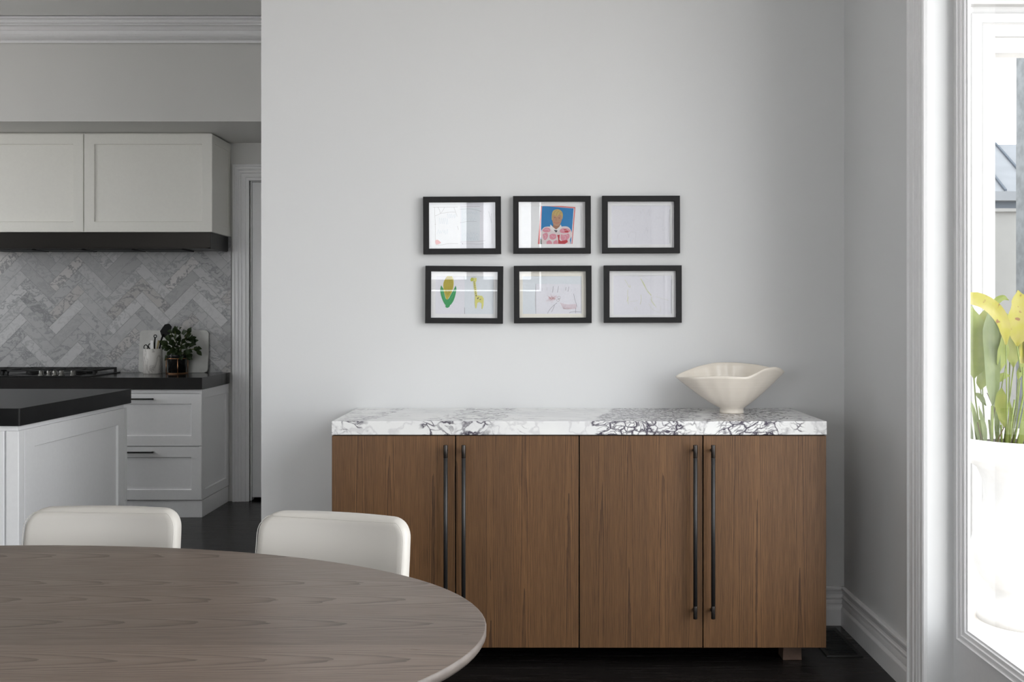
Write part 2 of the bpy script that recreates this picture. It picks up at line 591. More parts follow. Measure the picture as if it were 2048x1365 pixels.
def thing(name, label, cat, loc=(0, 0, 0), rz=0.0, group=None):
    o = bpy.data.objects.new(name, None)
    o.empty_display_size = 0.1
    o.location = loc
    o.rotation_euler = (0, 0, rz)
    COL.objects.link(o)
    return tag(o, label, cat, group)


def struct(o):
    o['kind'] = 'structure'
    return o


X, Y, Z = Vector((1, 0, 0)), Vector((0, 1, 0)), Vector((0, 0, 1))

# ------------------------------------------------------------------ the setting
WALL_Y = 4.148
WX0, WX1 = -1.1365, 1.292
CEIL = 3.0605
KY = 6.886            # kitchen back wall
LEFT = -5.2
REAR = -2.80

b = MB(); b.box(LEFT - .12, 1.42, REAR - .13, 7.6, -0.06, 0); struct(b.build('floor', 'floor'))
b = MB(); b.box(LEFT - .12, 1.42, REAR - .13, 7.1, CEIL, CEIL + .1); struct(b.build('ceiling', 'ceiling'))
b = MB(); b.box(WX0, 1.42, WALL_Y, WALL_Y + .13, 0, CEIL); struct(b.build('wall_back', 'wall'))


def wall_with_holes(lo, hi, opens, top):
    """solid stretches of a wall between and above/below its openings: (a, b, z0, z1)"""
    out, cur = [], lo
    for a, b_, z0, z1 in sorted(opens):
        out.append((cur, a, 0, top))
        out.append((a, b_, z1, top))
        if z0 > 0:
            out.append((a, b_, 0, z0))
        cur = b_
    out.append((cur, hi, 0, top))
    return out


b = MB()
for a, c, z0, z1 in wall_with_holes(REAR - .13, WALL_Y, RIGHT_OPEN, CEIL):
    b.box(WX1, 1.42, a, c, z0, z1)
struct(b.build('wall_right', 'wall'))
b = MB()
for a, c, z0, z1 in wall_with_holes(LEFT, WX1, REAR_OPEN, CEIL):
    b.box(a, c, REAR - .13, REAR, z0, z1)
struct(b.build('wall_rear', 'wall'))
b = MB()
for a, c, z0, z1 in wall_with_holes(REAR - .13, 7.1, LEFT_OPEN, CEIL):
    b.box(LEFT - .12, LEFT, a, c, z0, z1)
struct(b.build('wall_left', 'wall'))
# kitchen: far wall with its doorway, short side wall behind the partition
DX0, DX1, DZ = -1.968, -1.15, 2.218
b = MB()
b.box(LEFT, DX0, KY, KY + .12, 0, CEIL)
b.box(DX0, DX1, KY, KY + .12, DZ, CEIL)
b.box(DX1, -0.88, KY, KY + .12, 0, CEIL)
struct(b.build('wall_far', 'kitchen_wall'))
b = MB(); b.box(-0.9, -0.8, WALL_Y + .13, KY + .12, 0, CEIL); struct(b.build('wall_side', 'kitchen_wall'))
# dark passage beyond the kitchen door
b = MB()
b.box(DX0 - .1, DX1 + .1, 7.50, 7.6, 0, 2.5)
b.box(DX0 - .2, DX0 - .05, KY + .12, 7.6, 0, 2.5)
b.box(DX1 + .05, DX1 + .2, KY + .12, 7.6, 0, 2.5)
b.box(DX0 - .2, DX1 + .2, KY + .12, 7.6, 2.5, 2.6)
struct(b.build('wall_passage', 'kitchen_wall'))
# bulkhead over the cabinets
BY = 6.125
b = MB(); b.box(LEFT, -0.9, BY, KY, 2.480, CEIL); struct(b.build('wall_bulkhead', 'kitchen_wall'))
# cornice along the bulkhead
cor = [(86, 6.125), (86, 6.098), (81, 6.096), (80, 6.088)]
for i in range(1, 8):
    q = i / 8 * PI / 2
    cor.append((80 - 19 * (1 - math.cos(q)) - 0.0, 6.088 - 0.062 * math.sin(q)))
cor += [(61, 6.024), (60, 6.012), (57, 6.006), (53.5, 5.998), (51, 5.984), (50, 5.970), (46.5, 5.968), (45.5, 5.934), (42, 5.934), (39, 5.930),
        (38, 5.926), (37, 5.898), (33.5, 5.898), (31, 5.892)]
prof = [(d, EYE + (630 - py) * d / 1991) for py, d in cor] + [(5.885, CEIL), (6.125, CEIL)]
b = MB()
b.loft([[(x, d, z) for d, z in prof] for x in (LEFT, -0.9)], cap=True, smooth=False)
struct(b.build('trim_cornice', 'trim'))

# baseboards: moulded skirting
SK = [(0, 0), (0.020, 0), (0.020, 0.066), (0.0185, 0.070), (0.0115, 0.078), (0.010, 0.086), (0.0150, 0.090), (0.0135, 0.098), (0.0105, 0.105),
      (0.0105, 0.108), (0.015, 0.112), (0.015, 0.117), (0.011, 0.120), (0.009, 0.127), (0.012, 0.140), (0.0165, 0.148), (0.0165, 0.154), (0.012, 0.1575), (0, 0.1575)]
b = MB()
b.loft([[(x, WALL_Y - d, z) for d, z in SK] for x in (WX0, WX1 - 0.0)], smooth=False)
struct(b.build('baseboard_back', 'trim'))
b = MB()
b.loft([[(WX1 - d, y, z) for d, z in SK] for y in (3.402, WALL_Y)], smooth=False)
struct(b.build('baseboard_right', 'trim'))


# glazed door set in the right wall
def glazing(name, along, face, lo, hi, z0, z1, inward, bays, rail, stile):
    """white joinery with moulded beads and clear panes; inward = unit vector into the room"""
    U = along
    fr = MB()
    gl = []
    base = Vector(face)
    n = bays
    wbay = (hi - lo) / n
    for i in range(n):
        a, c = lo + i * wbay, lo + (i + 1) * wbay
        # flat leaf face ring, then a stepped glazing bead
        u0, u1, v0, v1 = a + stile, c - stile, z0 + rail, z1 - stile * 1.5
        o = base
        # stiles and rails as four flat boards
        P = lambda u, v, h: o + U * u + Z * v + inward * h
        for (p0, p1, q0, q1) in ((a, u0, z0, z1), (u1, c, z0, z1), (u0, u1, z0, v0), (u0, u1, v1, z1)):
            vs = [P(u, v, h) for u in (p0, p1) for v in (q0, q1) for h in (-0.04, 0)]
            fr.add(vs, [(0, 1, 3, 2), (4, 6, 7, 5), (0, 4, 5, 1), (2, 3, 7, 6), (0, 2, 6, 4), (1, 5, 7, 3)])
        bead = [(0, 0), (0, 0.006), (0.006, 0.0075), (0.0075, 0.002), (0.010, 0.0005), (0.022, 0.0005), (0.0235, -0.004), (0.026, -0.005),
                (0.036, -0.006), (0.038, -0.012), (0.044, -0.013), (0.044, -0.022)]
        fr.ring(base, U, Z, inward, (u0, u1, v0, v1), bead, 0)
        g = MB()
        d = 0.040
        g.add([P(u, v, -0.021) for u, v in ((u0 + d, v0 + d), (u1 - d, v0 + d), (u1 - d, v1 - d), (u0 + d, v1 - d))], [(0, 1, 2, 3)])
        gl.append(g)
    f = struct(fr.build(name, 'trim'))
    for g in gl:
        g.build('pane', 'glass', f)
    return f


glazing('window_1', Y, (1.378, 0, 0), -2.38, 3.27, 0.0, 2.73, -X, 6, 0.232, 0.033)
glazing('window_2', X, (0, -2.86, 0), -1.38, 0.06, 1.57, 2.68, Y, 2, 0.07, 0.05)
glazing('window_3', X, (0, -2.86, 0), -4.68, -2.32, 0.12, 2.73, Y, 3, 0.07, 0.05)
glazing('window_added', -Y, (LEFT - .06, 0, 0), -5.68, -4.32, 0.97, 2.68, X, 2, 0.07, 0.05)  # added window out of view, lights the kitchen

# architrave and lining of the glazed door (far reveal faces the camera)
b = MB()
arch = [(0, 0), (0, 0.012), (0.008, 0.020), (0.018, 0.022), (0.022, 0.015), (0.040, 0.014), (0.058, 0.014), (0.062, 0.010), (0.085, 0.010),
        (0.092, 0.006), (0.118, 0.006), (0.122, 0.012), (0.130, 0.014), (0.134, 0.008), (0.150, 0.008), (0.156, 0.014), (0.170, 0.014), (0.178, 0.010), (0.186, 0.0), (0.186, -0.09)]
b.ring((WX1, 0, 0), Y, Z, -X, (-2.40 - .134, 3.404, 0, 2.75 + .134), [(d * 0.72, h) for d, h in arch], 0, open_bottom=True)
struct(b.build('trim_1', 'trim'))
# kitchen doorway: fluted architrave and flat grey-white door
b = MB()
ka = [(0, 0), (0, 0.022), (0.006, 0.028), (0.016, 0.028), (0.020, 0.020), (0.030, 0.020), (0.034, 0.026), (0.040, 0.026), (0.044, 0.018), (0.052, 0.018), (0.056, 0.022),
      (0.062, 0.022), (0.066, 0.015), (0.078, 0.015), (0.082, 0.019), (0.090, 0.019), (0.094, 0.012), (0.108, 0.012), (0.113, 0.008), (0.113, -0.06)]
b.ring((0, KY, 0), X, Z, -Y, (DX0 - .113, DX1 + .113, 0, DZ + .113), ka, 0, open_bottom=True)
struct(b.build('trim_2', 'trim'))
b = MB()
b.box(DX0 + .012, DX1 - .004, KY + .025, KY + .065, 0.022, DZ - .008)
b.box(DX0, DX0 + .010, KY + .015, KY + .08, 0.0, DZ)
b.box(DX0 + .010, DX1, KY + .015, KY + .08, DZ - .006, DZ)
d1 = struct(b.build('door_1', 'trim', bevel=0.002))
b = MB()
b.cyl((DX1 - .08, KY + .045, 1.0), (DX1 - .08, KY - .01, 1.0), 0.009)
b.cyl((DX1 - .08, KY - .005, 1.0), (DX1 - .20, KY - .005, 1.0), 0.008)
b.build('door_handle', 'steel', d1)

# ------------------------------------------------------------------ sideboard
SX0, SX1 = -0.7396, 1.0695
SC = (SX0 + SX1) / 2
SF = 3.633            # front plane
sb = thing('sideboard', 'long brown oak sideboard with a violet-veined white marble top against the wall', 'sideboard', (SC, SF, 0))
hw = (SX1 - SX0) / 2
b = MB()
b.box(-hw, hw, 0, 0.512, 0.851, 0.9008)
b.build('marble_top', 'marble', sb, bevel=0.003)
b = MB()
b.box(-hw + .003, hw - .004, 0.024, 0.50, 0.075, 0.8465)
b.box(-hw + .008, hw - .009, 0.018, 0.50, 0.8465, 0.851)
b.build('carcass', 'gap', sb)
b = MB()
b.box(-hw + .0015, -hw + .0035, 0.003, 0.505, 0.073, 0.8475)
b.build('side_panel', 'oak', sb)
b = MB()
b.box(hw - .0045, hw - .0025, 0.003, 0.505, 0.073, 0.8475)
b.build('side_panel', 'oak', sb)
edges = [-0.7362, -0.2865, 0.1650, 0.6170, 1.0660]
hx = [-0.3195, -0.2545, 0.5830, 0.6475]
for i in range(4):
    g = 0.0022
    x0 = edges[i] - SC + (g if i else 0)
    x1 = edges[i + 1] - SC - (g if i < 3 else 0)
    b = MB()
    b.box(x0, x1, 0.002, 0.022, 0.0735, 0.8475)
    door = b.build('door', 'oak', sb, bevel=0.0008)
    b = MB()
    hxx = hx[i] - SC
    zt, zb = 0.8185, 0.191
    yb = -0.036
    b.cyl((hxx, yb, zb), (hxx, yb, zt), 0.0077, 24)
    hd = b.build('handle', 'blackmetal', door)
    for za, zc in ((zt - 0.046, zt + 0.0005), (zb - 0.0005, zb + 0.046)):
        b = MB()
        b.tube([(hxx, yb, za), (hxx, yb, za + .001), (hxx, yb, zc - .001), (hxx, yb, zc)], [0.0076, 0.0080, 0.0080, 0.0076], 24)
        zm = (za + zc) / 2
        b.cyl((hxx, yb, zm), (hxx, 0.003, zm), 0.0058, 14)
        b.build('handle_end', 'knurl', door)
for sx in (-1, 1):
    for yy in (0.082, 0.40):
        b = MB()
        xc = (0.964 - SC) if sx > 0 else (-0.636 - SC)
        lo, hi_ = 0.0355, 0.033
        b.loft([[(xc - q, yy, zq), (xc + q, yy, zq), (xc + q, yy + .07, zq), (xc - q, yy + .07, zq)] for q, zq in ((lo, 0.0), (hi_, 0.0752))], smooth=False)
        b.build('foot', 'foot', sb, bevel=0.002)

# ------------------------------------------------------------------ bowl on the sideboard
bw = thing('bowl', 'cream stoneware bowl with a wavy folded rim, on the marble top', 'bowl', (0.783, 3.945, 0.9008))
NB = 96
keys = [(0, .212, .156), (18, .205, .170), (45, .165, .186), (70, .135, .192), (90, .118, .193), (112, .125, .192), (135, .155, .180), (158, .195, .158), (180, .228, .141),
        (200, .192, .143), (222, .150, .150), (245, .128, .152), (270, .118, .149), (288, .122, .148), (303, .132, .160), (318, .145, .180), (335, .172, .186), (348, .196, .177), (360, .212, .156)]


def key_at(th):
    for (a, r0, z0), (c, r1, z1) in zip(keys, keys[1:]):
        if a <= th <= c:
            q = (th - a) / (c - a)
            q = q * q * (3 - 2 * q)
            return r0 + (r1 - r0) * q, z0 + (z1 - z0) * q
    return keys[0][1:]


def smooth_list(v, k=2):
    for _ in range(k):
        v = [(v[i - 1] + 2 * v[i] + v[(i + 1) % len(v)]) / 4 for i in range(len(v))]
    return v


rr = smooth_list([key_at(360 * j / NB)[0] for j in range(NB)], 4)
zr = smooth_list([key_at(360 * j / NB)[1] for j in range(NB)], 4)
PR = [(0.0, 0.046, 0.0), (0.0, 0.047, 0.004), (0.0, 0.0445, 0.014), (0.06, 0.049, 0.022), (0.14, 0.060, 0.032)]


def bowl_ring(t, off):
    """t 0..1 from the foot's top to the rim; off = thickness inwards"""
    out = []
    for j in range(NB):
        th = 2 * PI * j / NB
        r1, z1 = rr[j], zr[j]
        e = t ** 0.96
        r = 0.049 + (r1 - 0.049) * (t ** 0.93) - off
        z = 0.022 + (z1 - 0.022) * (t ** 1.10)
        out.append((r * math.cos(th), r * math.sin(th), z))
    return out


rings = [[(r * math.cos(2 * PI * j / NB), r * math.sin(2 * PI * j / NB), z) for j in range(NB)] for r, z in ((0.046, 0.0), (0.0485, 0.002), (0.0475, 0.008), (0.0465, 0.015))]
rings += [bowl_ring(k / 14, 0) for k in range(0, 15)]
rm = bowl_ring(1, 0.0035)
rings.append([(p[0], p[1], p[2] + .0022) for p in rm])
rings += [bowl_ring(k / 14, 0.007) for k in range(14, 0, -1)]
rings.append([(0.02 * math.cos(2 * PI * j / NB), 0.02 * math.sin(2 * PI * j / NB), 0.026) for j in range(NB)])
b = MB()
b.loft(rings)
b.build('bowl_body', 'bowl', bw)

# ------------------------------------------------------------------ six framed pictures
PS = 483.5
FRAME_Y = WALL_Y


def c_(name, rgb, rough=0.85):
    if name not in M:
        M[name] = plain(name, rgb, rough, 0, 0.15, 0.012, 120)
    return name


c_('pencil', (0.15, 0.145, 0.17)); c_('pencil_faint', (0.52, 0.525, 0.56)); c_('pencil_brown', (0.22, 0.18, 0.16))  # pencil also colours the painted page-edge shadows
c_('blue_crayon', (0.47, 0.55, 0.62)); c_('red_blot', (0.66, 0.28, 0.27)); c_('red_soft', (0.66, 0.47, 0.50))
c_('corn_yellow', (0.50, 0.43, 0.055)); c_('corn_line', (0.27, 0.20, 0.03)); c_('husk_green', (0.045, 0.30, 0.105)); c_('husk_light', (0.13, 0.42, 0.20))
c_('giraffe', (0.63, 0.61, 0.20)); c_('giraffe_spot', (0.13, 0.10, 0.09)); c_('giraffe_green', (0.46, 0.50, 0.09))
c_('lime', (0.55, 0.58, 0.22)); c_('lime_faint', (0.58, 0.61, 0.46)); c_('teal_faint', (0.50, 0.57, 0.53))
c_('photo_blue', (0.008, 0.17, 0.42), 0.5); c_('photo_border', (0.60, 0.13, 0.13), 0.5); c_('photo_white', (0.68, 0.66, 0.66), 0.5)
c_('skin', (0.40, 0.22, 0.14), 0.5); c_('skin_shade', (0.27, 0.135, 0.085), 0.5); c_('hair', (0.45, 0.33, 0.12), 0.5); c_('hair_dark', (0.26, 0.17, 0.06), 0.5)
c_('shirt_pink', (0.58, 0.23, 0.29), 0.5); c_('shirt_white', (0.62, 0.55, 0.56), 0.5); c_('shirt_red', (0.42, 0.035, 0.045), 0.5); c_('dark_print', (0.03, 0.03, 0.035), 0.5)
c_('paper_blue', (0.65, 0.69, 0.735)); c_('paper_lilac', (0.70, 0.70, 0.755)); c_('foliage_dark', (0.04, 0.07, 0.05), 0.5)
MATS = ['mat', 'mat_cream', 'paper', 'pencil', 'pencil_faint', 'pencil_brown', 'blue_crayon', 'red_blot', 'red_soft', 'corn_yellow', 'corn_line', 'husk_green', 'husk_light',
        'giraffe', 'giraffe_spot', 'giraffe_green', 'lime', 'lime_faint', 'teal_faint', 'photo_blue', 'photo_border', 'photo_white', 'skin', 'skin_shade', 'hair', 'hair_dark',
        'shirt_pink', 'shirt_white', 'shirt_red', 'dark_print', 'paper_blue', 'paper_lilac', 'foliage_dark']


def spline(pts, n=6):
    """Catmull-Rom through the points"""
    out = []
    for i in range(len(pts) - 1):
        p0, p1, p2, p3 = pts[max(i - 1, 0)], pts[i], pts[i + 1], pts[min(i + 2, len(pts) - 1)]
        for k in range(n):
            t = k / n
            out.append(tuple(0.5 * (2 * p1[q] + (p2[q] - p0[q]) * t + (2 * p0[q] - 5 * p1[q] + 4 * p2[q] - p3[q]) * t * t + (3 * p1[q] - p0[q] - 3 * p2[q] + p3[q]) * t ** 3) for q in (0, 1)))
    out.append(pts[-1])
    return out


class Picture:
    """black box frame with mount, paper and glass; drawing coordinates in mm-like units of its opening"""

    def __init__(self, cx, cy, rot, label, mat='mat', opening=None, sz=(155.5, 115.0), scale=1.0, org=(0, 0)):
        W, H = sz[0] / PS / 2, sz[1] / PS / 2
        self.W, self.H = W, H
        x, z = (cx - 1068) / PS, EYE + (630 - cy) / PS
        self.t = thing('picture_frame', label, 'picture', (x, FRAME_Y, z))
        self.t.rotation_euler = (0, rot, 0)
        self.scale, self.org, self.cx, self.cy = scale, org, cx, cy
        fw, dp = 0.0228, 0.030
        b = MB()
        b.ring((0, 0, 0), X, Z, -Y, (-W, W, -H, H), [(0, 0.001), (0, dp - .001), (0.001, dp), (fw - .001, dp), (fw, dp - .001), (fw, 0.008)], 0)
        b.build('frame', 'frame', self.t)
        b = MB()
        b.box(-W + .004, W - .004, -0.006, -0.001, -H + .004, H - .004)
        b.build('backing', 'paper', self.t)
        b = MB()
        e = fw - .002
        b.add([(-W + e, -0.021, -H + e), (W - e, -0.021, -H + e), (W - e, -0.021, H - e), (-W + e, -0.021, H - e)], [(0, 1, 2, 3)])
        b.build('glass', 'pic_glass', self.t)
        e = fw - .001
        b = MB()
        if opening:
            u0, v0 = self.q(opening[0], opening[1])
            u1, v1 = self.q(opening[2], opening[3])
            u0, u1, v0, v1 = min(u0, u1), max(u0, u1), min(v0, v1), max(v0, v1)
            y0, y1 = -0.0125, -0.010
            for (p0, p1, q0, q1) in ((-W + e, u0, -H + e, H - e), (u1, W - e, -H + e, H - e), (u0, u1, -H + e, v0), (u0, u1, v1, H - e)):
                b.box(p0, p1, y0, y1, q0, q1)
            b.build('mount', mat, self.t)
        self.p = MB()
        self.p.box(-W + e, W - e, -0.0092, -0.0065, -H + e, H - e, 2)
        self.d = MB()
        self.lay = 0.0094

    def q(self, zx, zy):
        """photo-crop units -> metres in the frame's own plane"""
        px = self.org[0] + zx * self.scale
        py = self.org[1] + zy * self.scale
        return ((px - self.cx) / PS, -(py - self.cy) / PS)

    def L(self):
        self.lay += 0.00004
        return self.lay

    def line(self, pts, m, wd=0.0007, curve=True):
        pp = spline(pts) if curve and len(pts) > 2 else pts
        self.d.ribbon([self.q(*a) for a in pp], wd, self.L(), MATS.index(m))

    def fill(self, pts, m, curve=False):
        pp = spline(pts + [pts[0]])[:-1] if curve else pts
        self.d.poly([self.q(*a) for a in pp], self.L(), MATS.index(m))

    def paper(self, pts, m):
        self.p.poly([self.q(*a) for a in pts], self.L(), MATS.index(m))

    def edge(self, pts, m, wd):  # dark ribbon on the paper, painting the shadow at a page edge
        self.p.ribbon([self.q(*a) for a in spline(pts)], wd, self.L(), MATS.index(m))

    def flush(self, name):
        self.d.build(name, MATS, self.t, recalc=False)
        self.d = MB()

    def done(self, paper_name='paper', drawing_name='drawing'):
        self.p.build(paper_name, MATS, self.t, recalc=False)
        if self.d.v:
            self.d.build(drawing_name, MATS, self.t, recalc=False)


def scribble(P, x0, y0, x1, y1, m, n=9, wd=0.0006, seed=1):
    rnd = random.Random(seed)
    pts = []
    for i in range(n):
        pts.append((x0 + (x1 - x0) * i / (n - 1) + rnd.uniform(-8, 8), (y0 if i % 2 else y1) + rnd.uniform(-14, 14)))
    P.line(pts, m, wd)


k = .0989
# top left: folded card with pencil borders and faint blue lettering scribbles
P = Picture(924, 450.7, -math.radians(0.3), 'upper picture nearest the kitchen opening, child drawing with pencil borders and a red blot', scale=k, org=(840, 380))
P.paper([(175, 248), (800, 248), (800, 1186), (180, 1186)], 'paper')
P.paper([(806, 248), (1526, 248), (1526, 1186), (806, 1186)], 'paper_lilac')
P.paper([(830, 350), (1210, 360), (1200, 1020), (830, 1030)], 'paper_blue')
for q in ([(287, 335), (292, 520), (300, 690), (300, 900), (303, 1080)], [(250, 338), (500, 335), (760, 335)], [(303, 1105), (440, 1104), (560, 1078), (760, 1080)],
          [(290, 515), (360, 490), (420, 465), (600, 440), (710, 440)], [(350, 335), (385, 390), (405, 465)], [(410, 460), (460, 400), (490, 340)],
          [(680, 340), (715, 440), (745, 530)], [(750, 720), (770, 800)], [(285, 685), (315, 685)]):
    P.line(q, 'pencil_brown', 0.0007)
for q in ([(806, 335), (1000, 330), (1210, 330)], [(806, 380), (1040, 378), (1240, 430)], [(806, 655), (960, 632), (1140, 632)], [(806, 1050), (1040, 1040), (1320, 1025)],
          [(845, 1085), (1000, 1085), (1180, 1092), (1290, 1080)], [(1385, 430), (1420, 560), (1440, 660)], [(1440, 470), (1445, 700), (1450, 1090)]):
    P.line(q, 'pencil', 0.0006)
P.line([(838, 1078), (862, 1088)], 'pencil', 0.0018)
for i, (x0, y0, x1, y1) in enumerate(((370, 560, 560, 680), (340, 800, 560, 880), (540, 480, 720, 560), (850, 560, 1120, 610), (900, 440, 1160, 480), (850, 860, 1180, 920), (930, 940, 1160, 1010))):
    scribble(P, x0, y0, x1, y1, 'blue_crayon', 11, 0.0006, i)
P.fill([(300, 1010), (345, 1002), (385, 1030), (410, 1065), (370, 1085), (320, 1095), (300, 1060)], 'red_blot', True)
P.done()

# top middle: portrait photograph on a red-edged card
P = Picture(1104, 449.6, -math.radians(0.15), 'upper middle picture, portrait photo of a blond child in a pink flowered shirt on blue', opening=(240, 318, 1448, 1090), scale=k, org=(1020, 380))
P.fill([(632, 288), (1328, 340), (1262, 1120), (560, 1120)], 'photo_border')
P.fill([(648, 312), (1306, 362), (1246, 1120), (600, 1120)], 'photo_white')
P.fill([(652, 312), (1292, 366), (1232, 1120), (606, 1120)], 'photo_blue')
P.fill([(606, 980), (640, 990), (700, 1120), (600, 1120)], 'foliage_dark')
P.fill([(640, 800), (700, 745), (820, 735), (930, 770), (1040, 735), (1160, 735), (1225, 790), (1255, 900), (1215, 1000), (1180, 1120), (700, 1120), (640, 1000), (612, 900)], 'shirt_white', True)
for pts in ([(655, 810), (720, 755), (800, 770), (815, 830), (745, 850), (680, 840)], [(660, 890), (740, 860), (770, 920), (730, 1000), (680, 990)], [(800, 905), (860, 880), (930, 900), (930, 970), (860, 1000), (805, 970)],
            [(1000, 800), (1080, 770), (1180, 780), (1225, 830), (1130, 870), (1030, 860)], [(1030, 890), (1100, 900), (1190, 880), (1200, 960), (1100, 1040), (1030, 990)], [(740, 1040), (800, 1010), (850, 1060), (840, 1118), (750, 1118)],
            [(880, 1040), (950, 1010), (965, 1118), (880, 1118)]):
    P.fill(pts, 'shirt_pink', True)
for pts in ([(1090, 790), (1140, 790), (1190, 840), (1180, 860), (1110, 850)], [(955, 905), (1010, 900), (1000, 1000), (1030, 1030), (1160, 1005), (1172, 1050), (1110, 1090), (975, 1085), (975, 980)]):
    P.fill(pts, 'shirt_red')
for a in ([(700, 800), (760, 790), (790, 820)], [(690, 900), (730, 940), (700, 980)], [(840, 910), (880, 950), (915, 930)], [(1050, 800), (1110, 815), (1180, 800)], [(1060, 920), (1120, 940), (1110, 1000)], [(1130, 890), (1180, 930)]):
    P.line(a, 'shirt_white', 0.0012)
P.fill([(880, 690), (1000, 690), (1010, 760), (940, 790), (870, 750)], 'skin_shade', True)
P.fill([(818, 690), (860, 735), (925, 790), (880, 840), (815, 770)], 'photo_white')
P.fill([(1030, 690), (1050, 760), (990, 830), (935, 795), (1000, 740)], 'photo_white')
P.fill([(885, 800), (965, 815), (935, 860)], 'dark_print')
P.fill([(850, 560), (858, 470), (950, 430), (1045, 470), (1052, 570), (1030, 660), (985, 715), (925, 722), (875, 680)], 'skin', True)
P.fill([(846, 600), (850, 480), (880, 410), (960, 382), (1035, 410), (1072, 480), (1066, 560), (1050, 590), (1042, 520), (1000, 490), (950, 535), (900, 500), (868, 530), (862, 600)], 'hair', True)
for a in ([(880, 500), (910, 430), (960, 400)], [(940, 520), (960, 450), (1000, 410)], [(1000, 490), (1030, 450), (1050, 470)], [(865, 560), (870, 480)]):
    P.line(a, 'hair_dark', 0.0012)
P.fill([(884, 545), (910, 540), (932, 550), (910, 562)], 'skin_shade'); P.fill([(972, 555), (998, 548), (1020, 560), (998, 572)], 'skin_shade')
P.fill([(896, 551), (916, 549), (914, 560)], 'dark_print'); P.fill([(986, 561), (1006, 558), (1004, 570)], 'dark_print')
P.line([(942, 565), (935, 610), (952, 622)], 'skin_shade', 0.0012)
P.line([(888, 640), (930, 665), (985, 660), (1000, 650)], 'shirt_red', 0.0014)
P.done('paper', 'photograph')

# top right: nearly blank page with very faint pencil
k2 = .2014
P = Picture(1282.4, 449.1, -math.radians(0.1), 'upper picture nearest the window, almost blank sheet with the faintest pencil curves', opening=(118, 152, 706, 540), scale=k2, org=(1200, 380))
P.paper([(118, 152), (700, 152), (694, 545), (118, 545)], 'paper_lilac')
P.line([(172, 480), (185, 440), (215, 412), (260, 408), (285, 440), (290, 470), (300, 425), (340, 415), (362, 430), (352, 530)], 'pencil_faint', 0.0006)
P.flush('pencil_curve')
for i, a in enumerate(((320, 280, 355, 300), (480, 190, 520, 240), (400, 190, 440, 240), (230, 320, 300, 340), (560, 250, 620, 280), (450, 380, 490, 420), (620, 380, 660, 395))):
    scribble(P, *a, 'pencil_faint', 5, 0.0005, i + 20)
    P.flush('pencil_scribble')
P.edge([(700, 190), (692, 330), (698, 525)], 'pencil', 0.0007)  # page-edge shadow painted down the sheet's right side
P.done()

# bottom left: corn cob and giraffe
k3 = .09524
P = Picture(928.2, 589.9, math.radians(0.4), 'lower left picture, crayon corn cob with green husk beside a yellow giraffe', opening=(315, 290, 1540, 1085), scale=k3, org=(840, 525))
P.paper([(315, 280), (925, 280), (930, 1095), (315, 1095)], 'paper_lilac')
P.paper([(925, 280), (1545, 280), (1545, 1095), (932, 1095)], 'paper_blue')
P.line([(920, 290), (922, 360)], 'pencil', 0.0008); P.line([(930, 950), (934, 1085)], 'pencil', 0.0012)
P.fill([(560, 286), (650, 286), (690, 360), (695, 480), (670, 600), (610, 720), (560, 790), (530, 740), (490, 600), (478, 470), (505, 370)], 'corn_yellow', True)
for i in range(9):
    x = 500 + i * 22
    P.line([(x + (590 - x) * .3, 300 + abs(x - 590) * .5), (x, 480), (x + (565 - x) * .6, 700 - abs(x - 580) * .6)], 'corn_line', 0.0008)
for i in range(14):
    y = 320 + i * 30
    hw_ = 95 * math.sqrt(max(0.05, 1 - ((y - 480) / 310) ** 2)) if y > 480 else 60 + 38 * min(1, (y - 300) / 160)
    P.line([(588 - hw_, y), (588 + hw_, y - 4)], 'corn_line', 0.0007, False)
P.fill([(432, 482), (480, 560), (500, 660), (535, 770), (590, 800), (575, 900), (520, 890), (460, 780), (425, 660), (418, 560)], 'husk_green', True)
P.fill([(742, 488), (690, 590), (640, 680), (590, 770), (520, 800), (530, 900), (620, 905), (690, 820), (735, 690), (754, 560)], 'husk_green', True)
P.fill([(535, 880), (610, 890), (615, 930), (570, 958), (530, 940)], 'husk_green', True)
for a in ([(440, 540), (460, 650), (520, 800)], [(735, 540), (700, 660), (600, 830)], [(715, 600), (660, 760)], [(470, 600), (490, 720)]):
    P.line(a, 'husk_light', 0.0010)
P.flush('corn_drawing')
P.fill([(1105, 330), (1180, 320), (1180, 380), (1160, 420), (1185, 600), (1195, 690), (1300, 700), (1335, 760), (1330, 900), (1305, 985), (1290, 970), (1290, 860), (1240, 830), (1200, 850), (1180, 965), (1160, 965),
        (1145, 850), (1150, 720), (1120, 500), (1112, 400)], 'giraffe')
P.fill([(1048, 360), (1075, 320), (1115, 330), (1110, 380), (1070, 395)], 'giraffe_green', True)
for i in range(8):
    x, y = 1130 + i * 6, 410 + i * 40
    P.fill([(x - 6, y - 14), (x + 8, y - 10), (x + 6, y + 14), (x - 6, y + 10)], 'giraffe_spot')
P.fill([(1190, 755), (1215, 732), (1235, 740), (1205, 775)], 'giraffe_spot'); P.fill([(1240, 780), (1275, 762), (1280, 775), (1250, 790)], 'giraffe_spot')
P.fill([(1162, 680), (1178, 676), (1184, 712), (1168, 715)], 'giraffe_spot')
P.line([(1070, 330), (1085, 345)], 'giraffe_spot', 0.0008)
P.line([(1125, 322), (1125, 298)], 'giraffe_spot', 0.0006); P.line([(1150, 320), (1152, 298)], 'giraffe_spot', 0.0006)
P.done('paper', 'giraffe_drawing')

